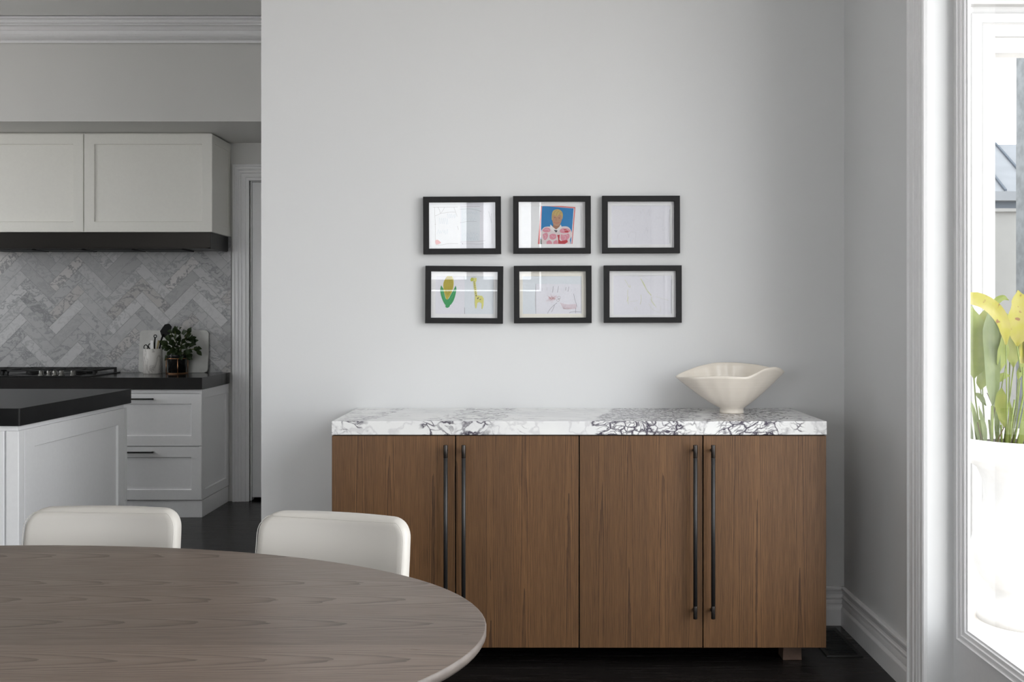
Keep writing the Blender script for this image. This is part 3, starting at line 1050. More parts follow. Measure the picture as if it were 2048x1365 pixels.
# bottom middle: pink and pencil scribbles on a smaller sheet, cream mount
k4 = .09524
P = Picture(1105.5, 589.3, -math.radians(0.2), 'lower middle picture with cream mount, pink smudges and dark pencil strokes', mat='mat_cream', opening=(265, 288, 1508, 1082), scale=k4, org=(1020, 525))
P.paper([(265, 288), (1510, 288), (1510, 1085), (265, 1085)], 'paper_blue')
P.paper([(545, 450), (1505, 460), (1505, 1085), (545, 1085)], 'paper_lilac')
P.fill([(540, 450), (546, 450), (548, 760), (545, 1080), (538, 1080), (524, 880), (522, 760), (530, 600)], 'pencil_faint', True)
P.line([(541, 450), (538, 760), (541, 1080)], 'pencil', 0.0006)
rnd = random.Random(4)
for i in range(60):
    a, r = rnd.uniform(0, 2 * PI), rnd.uniform(20, 95)
    P.line([(870 + r * math.cos(a) * .4, 750 + r * math.sin(a) * .25), (875 + r * math.cos(a) * 1.6, 755 + r * math.sin(a) * 1.1)], 'red_soft', 0.0006, False)
P.line([(820, 720), (850, 760), (880, 730), (910, 775), (950, 770), (920, 745), (880, 770), (840, 740)], 'red_blot', 0.0008)
for i in range(9):
    P.line([(1050 + i * 8, 850 + i * 15), (1200, 890 + i * 12), (1400, 880 + i * 11)], 'red_soft', 0.0008)
P.line([(1120, 970), (1230, 975), (1290, 965)], 'red_blot', 0.0005)
for q in ([(910, 500), (905, 560), (892, 635)], [(1022, 500), (1012, 560), (995, 635)], [(1240, 510), (1232, 560), (1220, 615)], [(1180, 520), (1170, 590)], [(1340, 660), (1360, 760), (1390, 860), (1410, 940)],
          [(990, 850), (900, 920), (830, 1000), (788, 1075)], [(935, 900), (905, 980), (870, 1050)], [(1250, 1070), (1280, 1045), (1390, 1040), (1500, 1045)], [(1385, 960), (1380, 1070)]):
    P.line(q, 'pencil', 0.0009)
for q in ([(590, 540), (600, 600)], [(625, 520), (640, 640)], [(680, 540), (672, 600)], [(780, 520), (775, 590)], [(1295, 560), (1290, 610)], [(1370, 540), (1372, 600)]):
    P.line(q, 'pencil_faint', 0.0008)
for cx_, cy_, r_ in ((1030, 740, 28), (1010, 800, 26), (1035, 770, 14)):
    P.line([(cx_ + r_ * math.cos(a * PI / 6), cy_ + r_ * math.sin(a * PI / 6)) for a in range(13)], 'pencil_brown', 0.0006)
P.done()

# bottom right: lime strokes
P = Picture(1285.9, 588.6, -math.radians(0.1), 'lower picture nearest the window, lime green crayon strokes on white paper', opening=(138, 850, 722, 1240), scale=k2, org=(1200, 380))
P.paper([(138, 850), (718, 850), (712, 1245), (138, 1245)], 'paper_lilac')
P.line([(410, 880), (440, 930), (470, 990), (515, 1050)], 'lime', 0.0022); P.line([(415, 890), (445, 950), (490, 1025)], 'lime_faint', 0.003)
for q in ([(250, 890), (270, 920), (290, 960)], [(285, 955), (305, 968), (300, 940)], [(280, 990), (278, 1060), (285, 1135)], [(270, 1110), (290, 1060)], [(410, 1040), (415, 1090), (402, 1140)], [(510, 1090), (540, 1130), (565, 1168)],
          [(520, 1060), (520, 1110), (548, 1150)]):
    P.line(q, 'lime', 0.0009)
for q in ([(380, 855), (430, 860), (480, 890)], [(490, 1130), (530, 1190), (600, 1215), (605, 1150)], [(345, 1170), (355, 1200), (375, 1190), (360, 1160)], [(300, 1110), (380, 1100)], [(560, 1060), (620, 1080), (690, 1100)]):
    P.line(q, 'lime_faint', 0.0007)
P.edge([(716, 890), (712, 1050), (714, 1228)], 'pencil', 0.0008)  # shadow at the page's right edge, drawn as a line
P.done()

# ------------------------------------------------------------------ dining table
tb_ = thing('dining_table', 'oval grey-brown timber dining table in the foreground', 'dining table', (-1.15, 1.711, 0))
A, B = 1.068, 0.622
NE = 128


def ell(a, b_, z):
    return [(a * math.cos(2 * PI * j / NE), b_ * math.sin(2 * PI * j / NE), z) for j in range(NE)]


b = MB()
b.loft([ell(A - .002, B - .002, 0.75), ell(A - .003, B - .003, 0.7502)], cap=False)
b.add(ell(A - .003, B - .003, 0.7502), [tuple(range(NE))], 0)
b.loft([ell(A - .002, B - .002, 0.75), ell(A, B, 0.748), ell(A, B, 0.7375), ell(A - .004, B - .004, 0.731), ell(A - .05, B - .05, 0.728)], cap=False, mi=1)
b.add(ell(A - .05, B - .05, 0.728), [tuple(range(NE))[::-1]], 1)
b.build('tabletop', ['table', 'table_edge'], tb_)
b = MB()
b.loft([ell(.36, .20, 0.02), ell(.30, .16, 0.06), ell(.25, .13, 0.35), ell(.30, .17, 0.70), ell(.42, .24, 0.729)])
b.loft([ell(.46, .30, 0.0), ell(.46, .30, 0.02), ell(.44, .28, 0.026)])
b.build('pedestal', 'table', tb_)


# ------------------------------------------------------------------ ivory chairs
def make_chair(label, loc, rz):
    t = thing('dining_chair', label, 'chair', loc, rz, 'ivory leather chairs on the far side of the table')
    zt, z0, HWD, TH, R = 0.7985, 0.40, 0.199, 0.056, 0.046

    def section(z, n=14):
        # rounded slab section, gently wrapped round the sitter (the sitter faces -Y)
        up = max(0.0, (z - (zt - R)) / R)
        up = min(up, 1.0)
        hwz = HWD - R * (1 - math.sqrt(max(0, 1 - up * up)))
        hwz *= 1 - 0.03 * (z - 0.715) / 0.09 * (0.5 if z > .715 else 0.2)
        ut = min(1.0, max(0.0, (z - (zt - 0.018)) / 0.018))
        th = TH / 2 * (0.30 + 0.70 * math.sqrt(max(0, 1 - ut * ut)))
        if ut >= 1:
            th = TH / 2 * 0.30
        rake = 0.16 * (z - 0.75)
        pts = []
        rc = min(0.022, th * .9)
        for (sx, sy, a0) in ((1, 1, 0), (-1, 1, 90), (-1, -1, 180), (1, -1, 270)):
            for i in range(5):
                a = math.radians(a0 + 90 * i / 4)
                pts.append((sx * (hwz - rc) + rc * math.cos(a), sy * (th - rc) + rc * math.sin(a)))
            if sy == 1 and sx == 1:
                for i in range(1, 9):
                    pts.append(((hwz - rc) * (1 - 2 * i / 9), th))
            if sy == -1 and sx == -1:
                for i in range(1, 9):
                    pts.append((-(hwz - rc) * (1 - 2 * i / 9), -th))
        return [(x, y + rake - 0.032 * (x / HWD) ** 2, z) for x, y in pts]

    zs = [z0 + (zt - R - z0) * i / 8 for i in range(9)] + [zt - R + R * math.sin(PI / 2 * i / 10) for i in range(1, 11)]
    b = MB()
    b.loft([section(z) for z in zs])
    back = b.build('backrest', 'leather', t)
    # welt seam round the padded front
    b = MB()
    path = []
    ins = 0.006
    for sgn in (-1, 1):
        seg = []
        for z in [0.46, 0.55, 0.65, 0.72] + [zt - R + (R - 0.006) * math.sin(PI / 2 * i / 6) for i in range(0, 7)]:
            up = min(1.0, max(0.0, (z - (zt - R)) / R))
            hh = HWD - R * (1 - math.sqrt(max(0, 1 - up * up))) - ins
            seg.append((sgn * hh, -TH / 2 + 0.16 * (z - 0.75) - 0.032 * (hh / HWD) ** 2 + 0.0005, z))
        path.append(seg)
    pts = path[0] + path[1][::-1]
    b.tube(pts, 0.0008, 8)
    b.build('seam', 'leather', t)
    b = MB()
    rings = []
    for q, z in ((0.20, 0.385), (0.213, 0.392), (0.216, 0.42), (0.214, 0.455), (0.205, 0.468), (0.18, 0.472)):
        ring = []
        for (sx, sy, a0) in ((1, 1, 0), (-1, 1, 90), (-1, -1, 180), (1, -1, 270)):
            for i in range(6):
                a = math.radians(a0 + 90 * i / 5)
                ring.append((sx * (q - .04) + .04 * math.cos(a), -0.235 + sy * (q - .04) + .04 * math.sin(a), z))
        rings.append(ring)
    b.loft(rings)
    b.build('seat', 'leather', t)
    for sx in (-1, 1):
        for yy in (-0.40, -0.06):
            b = MB()
            b.tube([(sx * 0.165, yy, 0.39), (sx * 0.178, yy + (0.02 if yy > -0.2 else -0.02), 0.0)], [0.021, 0.013], 14)
            b.build('leg', 'chair_leg', t)
    return t


make_chair('ivory leather chair in front of the white kitchen island, behind the oval table', (-1.086, 2.545, 0), -math.radians(3.4))
make_chair('ivory leather chair overlapping the sideboard end, behind the oval table', (-0.482, 2.462, 0), -math.radians(15.0))

# ------------------------------------------------------------------ floor vent
v = thing('floor_vent', 'black slotted floor vent beside the sideboard foot', 'vent', (1.172, 3.92, 0))
b = MB()
b.ring((0, 0, 0), X, Y, Z, (-0.07, 0.07, -0.17, 0.17), [(0, 0), (0.002, 0.004), (0.016, 0.004), (0.018, 0.0005)], 0)
b.box(-0.054, 0.054, -0.154, 0.154, 0.0002, 0.0008)
b.build('vent_rim', 'vent', v)
b = MB()
for i in range(15):
    y = -0.145 + i * 0.0205
    b.box(-0.054, 0.054, y, y + 0.009, 0.0008, 0.0034)
b.build('slats', 'vent', v)

# ------------------------------------------------------------------ kitchen: herringbone splashback
WT, LT = 0.07, 0.28
KR = -2.093           # right end of the cabinet run
bm = bmesh.new()
ox, oz = -2.954, 1.40
g = 0.0013


def rot45(u, v):
    return ((u + v) / math.sqrt(2) + ox - LT / math.sqrt(2), (v - u) / math.sqrt(2) + oz)


for i in range(-40, 41):
    for j in range(-8, 9):
        bu, bv = i * WT + j * LT, -i * WT + j * LT
        for (u0, u1, v0, v1) in ((bu, bu + LT, bv, bv + WT), (bu + LT, bu + LT + WT, bv, bv + LT)):
            q = [rot45(*p) for p in ((u0 + g, v0 + g), (u1 - g, v0 + g), (u1 - g, v1 - g), (u0 + g, v1 - g))]
            xs = [p[0] for p in q]; zs = [p[1] for p in q]
            if max(xs) < -4.6 or min(xs) > KR or max(zs) < 0.89 or min(zs) > 1.83:
                continue
            vs = [bm.verts.new((x, KY - .011, z)) for x, z in q]
            bm.faces.new(vs)
for co, no in (((KR, 0, 0), (1, 0, 0)), ((-4.6, 0, 0), (-1, 0, 0)), ((0, 0, 0.893), (0, 0, -1)), ((0, 0, 1.829), (0, 0, 1))):
    bmesh.ops.bisect_plane(bm, geom=bm.verts[:] + bm.edges[:] + bm.faces[:], plane_co=co, plane_no=no, clear_outer=True, dist=1e-5)
me = bpy.data.meshes.new('splashback')
bm.to_mesh(me)
bm.free()
me.materials.append(M['tile'])
sp = bpy.data.objects.new('splashback', me)
COL.objects.link(sp)
sp['kind'] = 'structure'
b = MB(); b.box(-4.6, KR, KY - .0095, KY, 0.893, 1.829)
b.build('grout', 'grout', sp)

# base cabinet run
BX = -2.107
FY = 6.320
bc = thing('base_cabinet', 'white kitchen drawer cabinet with panelled end below the black stone bench', 'cabinet', (BX, FY, 0))
b = MB()
b.box(-0.838, -0.02, 0.022, 0.56, 0.11, 0.817)
b.build('carcass', 'cabinet', bc)
b = MB()
b.box(-0.838, -0.004, 0.012, 0.555, 0.0, 0.109)
b.build('plinth', 'cabinet', bc, bevel=0.001)
b = MB()
b.box(-0.838, -0.006, 0.004, 0.022, 0.792, 0.814)
b.build('top_rail', 'cabinet', bc)
b = MB()
b.shaker((0, 0, 0), Y, Z, X, (0.002, 0.555, 0.113, 0.815), 0.02, 0.062)
b.build('end_panel', 'cabinet', bc)
for z0, z1 in ((0.456, 0.788), (0.113, 0.450)):
    b = MB()
    b.shaker((0, 0, 0), X, Z, -Y, (-0.836, -0.004, z0, z1), 0.02, 0.068)
    d = b.build('drawer', 'cabinet', bc)
    b = MB()
    zh = z1 - 0.032
    b.box(-0.537, -0.301, -0.030, -0.018, zh - .005, zh + .005)
    b.box(-0.530, -0.518, -0.020, 0.001, zh - .004, zh + .004)
    b.box(-0.320, -0.308, -0.020, 0.001, zh - .004, zh + .004)
    b.build('handle', 'blackmetal', d, bevel=0.002)
bc2 = thing('base_cabinet', 'white kitchen drawer cabinet below the cooktop, screened by the island', 'cabinet', (BX - 0.84, FY, 0))
b = MB(); b.box(-1.68, -0.003, 0.022, 0.56, 0.11, 0.817); b.build('carcass', 'cabinet', bc2)
b = MB(); b.box(-1.68, -0.003, 0.012, 0.555, 0.0, 0.109); b.build('plinth', 'cabinet', bc2)
for u in (-1.68, -0.84):
    for z0, z1 in ((0.456, 0.814), (0.113, 0.450)):
        b = MB(); b.shaker((0, 0, 0), X, Z, -Y, (u + .002, u + .835, z0, z1), 0.02, 0.068); b.build('drawer', 'cabinet', bc2)

bt = thing('benchtop', 'dark grey stone kitchen benchtop running along the herringbone splashback', 'benchtop', (BX, 6.30, 0))
b = MB()
b.box(-2.52, 0.006, 0.0, KY - 6.30 - .012, 0.817, 0.892)
b.build('slab', 'blackstone', bt, bevel=0.0022)

# cooktop
ck = thing('cooktop', 'black gas cooktop with iron trivets and steel knobs, under the range hood', 'cooktop', (-3.30, 6.60, 0.892))
b = MB()
b.box(-0.46, 0.46, -0.26, 0.24, 0.0, 0.008)
b.build('glass_plate', 'blackglaze', ck, bevel=0.002)
for xc in (-0.30, 0.0, 0.30):
    b = MB()
    for x in (-0.135, 0.135):
        b.box(xc + x - .007, xc + x + .007, -0.12, 0.22, 0.028, 0.040)
    for y in (-0.12, 0.05, 0.208):
        b.box(xc - .142, xc + .142, y, y + .014, 0.028, 0.040)
    for sx in (-0.135, 0.135):
        for y in (-0.113, 0.213):
            b.box(xc + sx - .008, xc + sx + .008, y - .008, y + .008, 0.008, 0.030)
    b.box(xc - .006, xc + .006, -0.12, 0.22, 0.026, 0.039)
    b.build('trivet', 'iron', ck, bevel=0.002)
    for y in (-0.035, 0.13):
        b = MB()
        b.lathe([(0.045, 0.008), (0.045, 0.016), (0.032, 0.018), (0.032, 0.024), (0.005, 0.026)], (xc, y), 24)
        b.build('burner', 'iron', ck)
for x in (0.135, 0.185, 0.222, 0.265, 0.338):
    b = MB()
    b.lathe([(0.020, 0.008), (0.020, 0.012), (0.016, 0.014), (0.0145, 0.036), (0.012, 0.039), (0.002, 0.0395)], (x, -0.205), 24)
    b.box(x - .002, x + .002, -0.220, -0.19, 0.036, 0.042)
    b.build('knob', 'steel', ck)

# range hood
hd = thing('range_hood', 'dark bronze range hood band beneath the white wall cabinets', 'range hood', (-2.112, 6.50, 1.722))
b = MB()
b.box(-1.66, 0.0, 0.0, KY - 6.50 - .012, 0.006, 0.1065)
b.box(-1.66, 0.0, 0.0, 0.02, 0.0, 0.007)
b.box(-0.02, 0.0, 0.0, KY - 6.50 - .03, 0.0, 0.007)
b.build('housing', 'hood', hd, bevel=0.0015)
b = MB()
for i in range(4):
    b.box(-1.5 + i * .33, -1.5 + i * .33 + .30, 0.06, 0.30, -0.004, 0.006)
b.build('filter', 'iron', hd)

# wall cabinets
for n, (x0, x1, lab) in enumerate(((-2.9335, -2.097, 'white shaker wall cabinet at the open end, beside the door'), (-3.773, -2.9365, 'white shaker wall cabinet cut by the edge, above the cooktop'))):
    wc = thing('wall_cabinet', lab, 'cabinet', (x1, 6.489, 1.829), 0, 'wall cabinets above the range hood')
    wd_ = x1 - x0
    b = MB()
    b.box(-wd_, -0.004 if n == 0 else 0, 0.022, KY - 6.489 - .001, 0.0, 0.640)
    b.box(-wd_, -0.018 if n == 0 else 0, 0.030, 0.06, 0.640, 0.652)
    b.build('carcass', 'cabinet_warm_lit', wc)
    b = MB()
    b.shaker((0, 0, 0), X, Z, -Y, (-wd_ + .001, -0.001, 0.001, 0.641), 0.02, 0.070)
    b.build('door', 'cabinet_warm_lit', wc)
    if n == 0:
        b = MB()
        b.shaker((0, 0, 0), Y, Z, X, (0.003, KY - 6.489 - .001, 0.001, 0.641), 0.02, 0.06)
        b.build('end_panel', 'cabinet_warm_lit', wc)

# ------------------------------------------------------------------ kitchen island
il = thing('island_benchtop', 'thick black stone slab on the white kitchen island', 'benchtop', (-2.182, 4.224, 0.817), -math.radians(1.3))
b = MB()
b.prism([(-1.9, 0), (-0.006, 0), (0, 0.006), (0, 1.108), (-1.9, 1.108)], (0, 0, 0), X, Y, Z, 0, 0.075)
b.build('slab', 'islandstone', il, bevel=0.0015)
ic = thing('island_cabinet', 'white panelled kitchen island behind the ivory chair', 'cabinet', (-2.182, 4.224, 0), -math.radians(1.3))
b = MB()
b.box(-1.88, -0.035, 0.032, 1.05, 0.0, 0.800)
b.box(-1.885, -0.018, 0.018, 1.055, 0.796, 0.8165)
b.build('carcass', 'cabinet', ic)
b = MB()
b.shaker((-0.012, 0, 0), Y, Z, X, (0.062, 1.058, 0.10, 0.795), 0.02, 0.085, 0.010)
b.box(-0.034, -0.012, 0.062, 1.058, 0.0, 0.099)
b.build('end_panel', 'cabinet', ic)
b = MB()
for k_ in range(2):
    u1 = -0.075 - k_ * 0.9
    b.shaker((0, 0.012, 0), X, Z, -Y, (u1 - 0.89, u1, 0.10, 0.795), 0.02, 0.085, 0.010)
b.box(-1.88, -0.075, 0.012, 0.034, 0.0, 0.099)
b.build('front_panel', 'cabinet', ic)
b = MB()
b.box(-0.066, -0.010, 0.010, 0.056, 0.0, 0.795)
b.build('corner_post', 'cabinet', ic, bevel=0.004, seg=3)
for z0, z1 in ((0.10, 0.300), (0.303, 0.560), (0.563, 0.795)):
    b = MB()
    b.shaker((0, 1.085, 0), -X, Z, Y, (0.012, 0.85, z0, z1), 0.022, 0.06)
    b.build('drawer', 'cabinet', ic)

# ------------------------------------------------------------------ bench accessories
BZ = 0.892
cb = thing('cutting_board', 'pale stone cutting board leaning on the splashback behind the plant', 'cutting board', (-2.478, 6.835, BZ))
cb.rotation_euler = (-math.radians(5.5), 0, 0)
poly = []
wB, hB, rB = 0.238, 0.292, 0.028
for (sx, sz, a0) in ((1, 1, 0), (-1, 1, 90), (-1, 0, 180), (1, 0, 270)):
    for i in range(7):
        a = math.radians(a0 + 90 * i / 6)
        poly.append((sx * (wB - rB) + rB * math.cos(a), (hB - rB if sz else rB) + rB * math.sin(a)))
b = MB()
b.prism(poly, (0, 0, 0), X, Z, -Y, -0.012, 0.004)
b.build('board', 'boardstone', cb, bevel=0.002)

cr = thing('utensil_crock', 'white marble crock of kitchen tools on the dark bench', 'crock', (-2.578, 6.735, BZ))
b = MB()
b.lathe([(0.058, 0.0), (0.0615, 0.003), (0.0615, 0.166), (0.059, 0.169), (0.053, 0.167), (0.053, 0.012), (0.002, 0.011)], n=40)
tm = NT('crock_marble')
q_ = tm.noise(tm.mapping(tm.obj(), rot=(0.3, 0.4, 0), scale=(1, 1, 0.45)), 16, 4, 0.6, 0.6)
b.build('crock_body', tm.set(tm.ramp(tm.math('ABSOLUTE', tm.math('SUBTRACT', q_, 0.5)), [(0.0, (0.42, 0.40, 0.38)), (0.035, (0.66, 0.64, 0.61)), (0.2, (0.72, 0.70, 0.67))]), 0.35, 0, 0.45), cr)
cx, cy = -2.578, 6.735
# black slotted turner
t = thing('spatula', 'black slotted spatula leaning out of the marble crock', 'spatula', (cx + .012, cy + .012, BZ + .02))
b = MB()
b.tube([(0.0, 0, 0.0), (0.03, 0.022, 0.20), (0.042, 0.032, 0.245)], [0.006, 0.006, 0.007], 10)
b.build('spatula_handle', 'blackplastic', t)
b = MB()
b.prism([(0.028, 0.235), (0.060, 0.215), (0.090, 0.255), (0.098, 0.298), (0.080, 0.318), (0.050, 0.312), (0.018, 0.266)], (0, 0.036, 0), X, Z, -Y, -0.003, 0.003)
b.build('spatula_blade', 'blackplastic', t, bevel=0.002)
# ladle with hanging ring
t = thing('kitchen_tool', 'black handled tool with a hanging ring, in the marble crock', 'utensil', (cx, cy + .01, BZ + .02))
b = MB()
b.tube([(0.0, 0, 0.0), (0.008, 0, 0.19), (0.011, 0, 0.222)], [0.005, 0.005, 0.004], 10)
b.tube([(0.012 + .0095 * math.cos(a * PI / 8), 0, 0.2325 + .0095 * math.sin(a * PI / 8)) for a in range(17)], 0.0028, 8)
b.build('tool_body', 'blackplastic', t)
# white handled peeler
t = thing('kitchen_tool', 'white handled tool standing in the marble crock', 'utensil', (cx + .002, cy - .02, BZ + .02))
b = MB()
b.box(-0.011, 0.011, -0.005, 0.005, 0.125, 0.205)
b.build('tool_handle', 'whiteplastic', t, bevel=0.003)
b = MB()
b.box(-0.006, 0.006, -0.0025, 0.0025, 0.0, 0.126)
b.build('tool_shank', 'steel', t)
# scissors
t = thing('scissors', 'black looped scissors sticking out of the crock', 'scissors', (cx - .03, cy - .005, BZ + .02))
b = MB()
for s_, zc in ((-0.016, 0.158), (0.014, 0.166)):
    b.tube([(s_ + .013 * math.cos(a * PI / 8), 0, zc + .016 * math.sin(a * PI / 8)) for a in range(17)], 0.003, 8)
b.build('scissor_loops', 'blackplastic', t)
b = MB()
b.prism([(-0.012, 0.144), (0.010, 0.150), (0.004, 0.0), (-0.002, 0.0)], (0, 0, 0), X, Z, -Y, -0.002, 0.002)
b.build('scissor_blades', 'steel', t)
# wooden spoon
t = thing('wooden_spoon', 'pale wooden spoon handle in the crock, beside the plant', 'spoon', (cx + .02, cy - .03, BZ + .02))
b = MB()
b.tube([(0.0, 0.0, 0.0), (0.018, 0.0, 0.14), (0.031, 0.0, 0.205)], [0.005, 0.0055, 0.007], 10)
b.build('spoon_handle', 'spoonwood', t)

pp = thing('potted_plant', 'small leafy plant in a black pot with a copper wire stand', 'potted plant', (-2.418, 6.745, BZ))
b = MB()
b.lathe([(0.050, 0.006), (0.056, 0.008), (0.064, 0.12), (0.066, 0.128), (0.060, 0.128), (0.058, 0.112), (0.002, 0.111)], n=40)
b.build('pot', 'blackglaze', pp)
b = MB(); b.lathe([(0.058, 0.112), (0.03, 0.118), (0.002, 0.120)], n=24); b.build('soil', 'soil', pp)
b = MB()
for z in (0.004, 0.103):
    b.tube([(0.069 * math.cos(a * PI / 18), 0.069 * math.sin(a * PI / 18), z) for a in range(37)], 0.0026, 8)
for a in (math.radians(-160), math.radians(-67), math.radians(25), math.radians(112)):
    b.cyl((0.069 * math.cos(a), 0.069 * math.sin(a), 0.0), (0.069 * math.cos(a), 0.069 * math.sin(a), 0.105), 0.0027, 8)
b.build('stand', 'copper', pp)
b = MB()
st = MB()
rnd = random.Random(11)
for i in range(120):
    a = rnd.uniform(0, 2 * PI)
    h = rnd.uniform(0.10, 0.30)
    rad = rnd.uniform(0.0, 0.115) * (1.0 - 0.35 * abs((h - 0.20) / 0.12))
    cxl, cyl_, czl = 0.015 + rad * math.cos(a) * 1.15, rad * math.sin(a) * 0.42 - 0.026, h
    if i > 105:
        q = rnd.random()
        cxl, cyl_, czl = 0.10 + 0.065 * q, -0.02 + rnd.uniform(-.02, .02), 0.245 - 0.12 * q + rnd.uniform(-.015, .015)
    ln, wd = rnd.uniform(0.034, 0.056), rnd.uniform(0.026, 0.042)
    d = Vector((cxl, cyl_ - 0.03, (czl - 0.17) * 1.0)).normalized() * 0.8 + Vector((rnd.uniform(-.5, .5), rnd.uniform(-.5, .3), rnd.uniform(-.6, .3)))
    d.normalize()
    sd = d.cross(Vector((rnd.uniform(-.4, .4), -0.9, rnd.uniform(0.2, .9)))).normalized()
    nm = sd.cross(d)
    c0 = Vector((cxl, cyl_, czl))
    rows = []
    for (s_, wf) in ((0, 0.15), (0.2, 0.75), (0.45, 1.0), (0.72, 0.72), (0.9, 0.3), (1.0, 0.03)):
        p = c0 + d * ln * (s_ - .4) - nm * 0.010 * (s_ - .4) ** 2 * 3
        rows.append([p - sd * wd / 2 * wf + nm * .004 * wf, p, p + sd * wd / 2 * wf + nm * .004 * wf])
    b.loft(rows, cap=False, closed=False)
    if i % 4 == 0:
        st.tube([(rnd.uniform(-.02, .02), rnd.uniform(-.02, .02), 0.115), tuple(c0 * 0.6 + Vector((0, 0, 0.06))), tuple(c0)], 0.0014, 6)
b.build('foliage', 'darkleaf', pp, recalc=False)
st.build('stems', 'stem', pp)

# ------------------------------------------------------------------ outdoors
b = MB(); b.box(-30, 40, -25, 45, -0.14, -0.08); struct(b.build('ground', 'paving'))
# white verandah end wall with a moulded opening (parallel to the sideboard wall)
VY = 6.0
vx = lambda px: (px - 1068) * VY / 1991
vz = lambda py: EYE + (630 - py) * VY / 1991
b = MB()
b.box(1.42, vx(1990), VY, VY + .12, -0.08, 3.7)
b.box(vx(1990), 5.6, VY, VY + .12, vz(106), 3.7)
b.box(5.2, 5.6, VY, VY + .12, -0.08, 3.7)
struct(b.build('wall_verandah', 'exterior_white'))
b = MB()
b.ring((0, VY, 0), X, Z, -Y, (vx(1941), 5.32, -0.08, vz(28)), [(0, 0), (0, 0.02), (0.006, 0.024), (0.058, 0.024), (0.064, 0.03), (0.070, 0.018), (0.140, 0.018), (0.142, -0.10)], 0, open_bottom=True)
b.box(1.42, 5.6, VY - .05, VY, vz(13), vz(3))
b.box(1.42, 5.6, VY - .09, VY, vz(3), vz(-8))
struct(b.build('trim_verandah', 'exterior_white'))
# added unseen wall, blocks sky so the room's right corner stays dark
b = MB()
b.box(1.42, 3.2, -3.4, -3.1, -0.08, 3.6)
struct(b.build('wall_sky_blocker', 'render_wall'))
# verandah roof over the near court
b = MB()
b.box(1.42, 5.6, 3.3, VY + .12, 3.7, 3.8)
struct(b.build('ceiling_verandah', 'exterior_white'))
# column, boundary wall, neighbour
b = MB()
b.box((2031 - 1068) * 8.45 / 1991, (2031 - 1068) * 8.45 / 1991 + 0.5, 8, 8.45, -0.08, 4.2)
struct(b.build('column', 'greycolumn', bevel=0.01))
b = MB()
b.box(2.5, 9.0, 9.3, 9.5, -0.08, EYE + (630 - 424) * 9.3 / 1991)
b.box(2.5, 9.0, 9.27, 9.53, EYE + (630 - 424) * 9.3 / 1991, EYE + (630 - 424) * 9.3 / 1991 + .03)
struct(b.build('wall_boundary', 'render_wall'))
nh = thing('house', 'neighbouring house with a grey ribbed metal roof seen through the glass', 'house', (6.6, 14.0, -0.08))
b = MB()
b.box(-3.2, 3.2, 0.0, 4.0, 0.0, 2.72)
b.build('house_wall', 'render_wall', nh)
ez, ey = EYE + (630 - 384) * 13.6 / 1991 + .08, -0.4
rz_, ry = EYE + (630 - 289) * 16.0 / 1991 + .08, 2.0
b = MB()
b.loft([[(x, ey, ez), (x, ry, rz_), (x, 4.4, ez), (x, 4.4, ez - .05), (x, ry, rz_ - .06), (x, ey, ez - .05)] for x in (-3.5, 3.5)], smooth=False)
b.build('roof', 'roof', nh)
b = MB()
for i in range(17):
    x = -3.4 + i * 0.42
    b.loft([[(x + s1 - 0.55 * (1 - tt), ey + (ry - ey) * tt, ez + (rz_ - ez) * tt + h) for s1, h in ((0, 0.0), (0.03, 0.0), (0.03, 0.035), (0, 0.035))] for tt in (0, 1)], smooth=False)
b.build('roof_ribs', 'gutter', nh)
b = MB()
b.box(-3.5, 3.5, ey - .12, ey, ez - .13, ez - .005)
b.build('gutter', 'roof', nh)
b = MB(); b.box(-3.5, 3.5, ey - .02, 0.2, ez - .26, ez - .13); b.build('fascia', 'gutter', nh)

# white urn with leafy plant
UX, UY = 2.20, 4.46
ur = thing('potted_plant', 'tall yellow-green leafy plant in a white stone urn outside the glass door', 'potted plant', (UX, UY, -0.08))
b = MB()
b.lathe([(0.20, 0.0), (0.20, 0.05), (0.185, 0.06), (0.17, 0.085), (0.145, 0.12), (0.15, 0.15), (0.175, 0.17), (0.20, 0.21), (0.222, 0.27), (0.226, 0.33), (0.21, 0.40), (0.185, 0.46), (0.172, 0.54), (0.175, 0.62), (0.20, 0.68), (0.265, 0.725),
         (0.312, 0.735), (0.322, 0.745), (0.325, 0.80), (0.332, 0.815), (0.330, 0.825), (0.305, 0.826), (0.295, 0.80), (0.290, 0.775), (0.002, 0.775)], n=72)
b.build('urn', 'urn', ur)
b = MB(); b.lathe([(0.292, 0.772), (0.2, 0.79), (0.002, 0.80)], n=32); b.build('soil', 'soil', ur)


def PX(px, py, dist):
    """a point at the photo's position, at its own distance, in the urn's frame"""
    return Vector(((px - 1068) * dist / 1991 - UX, dist - UY, EYE + (630 - py) * dist / 1991 + 0.08))


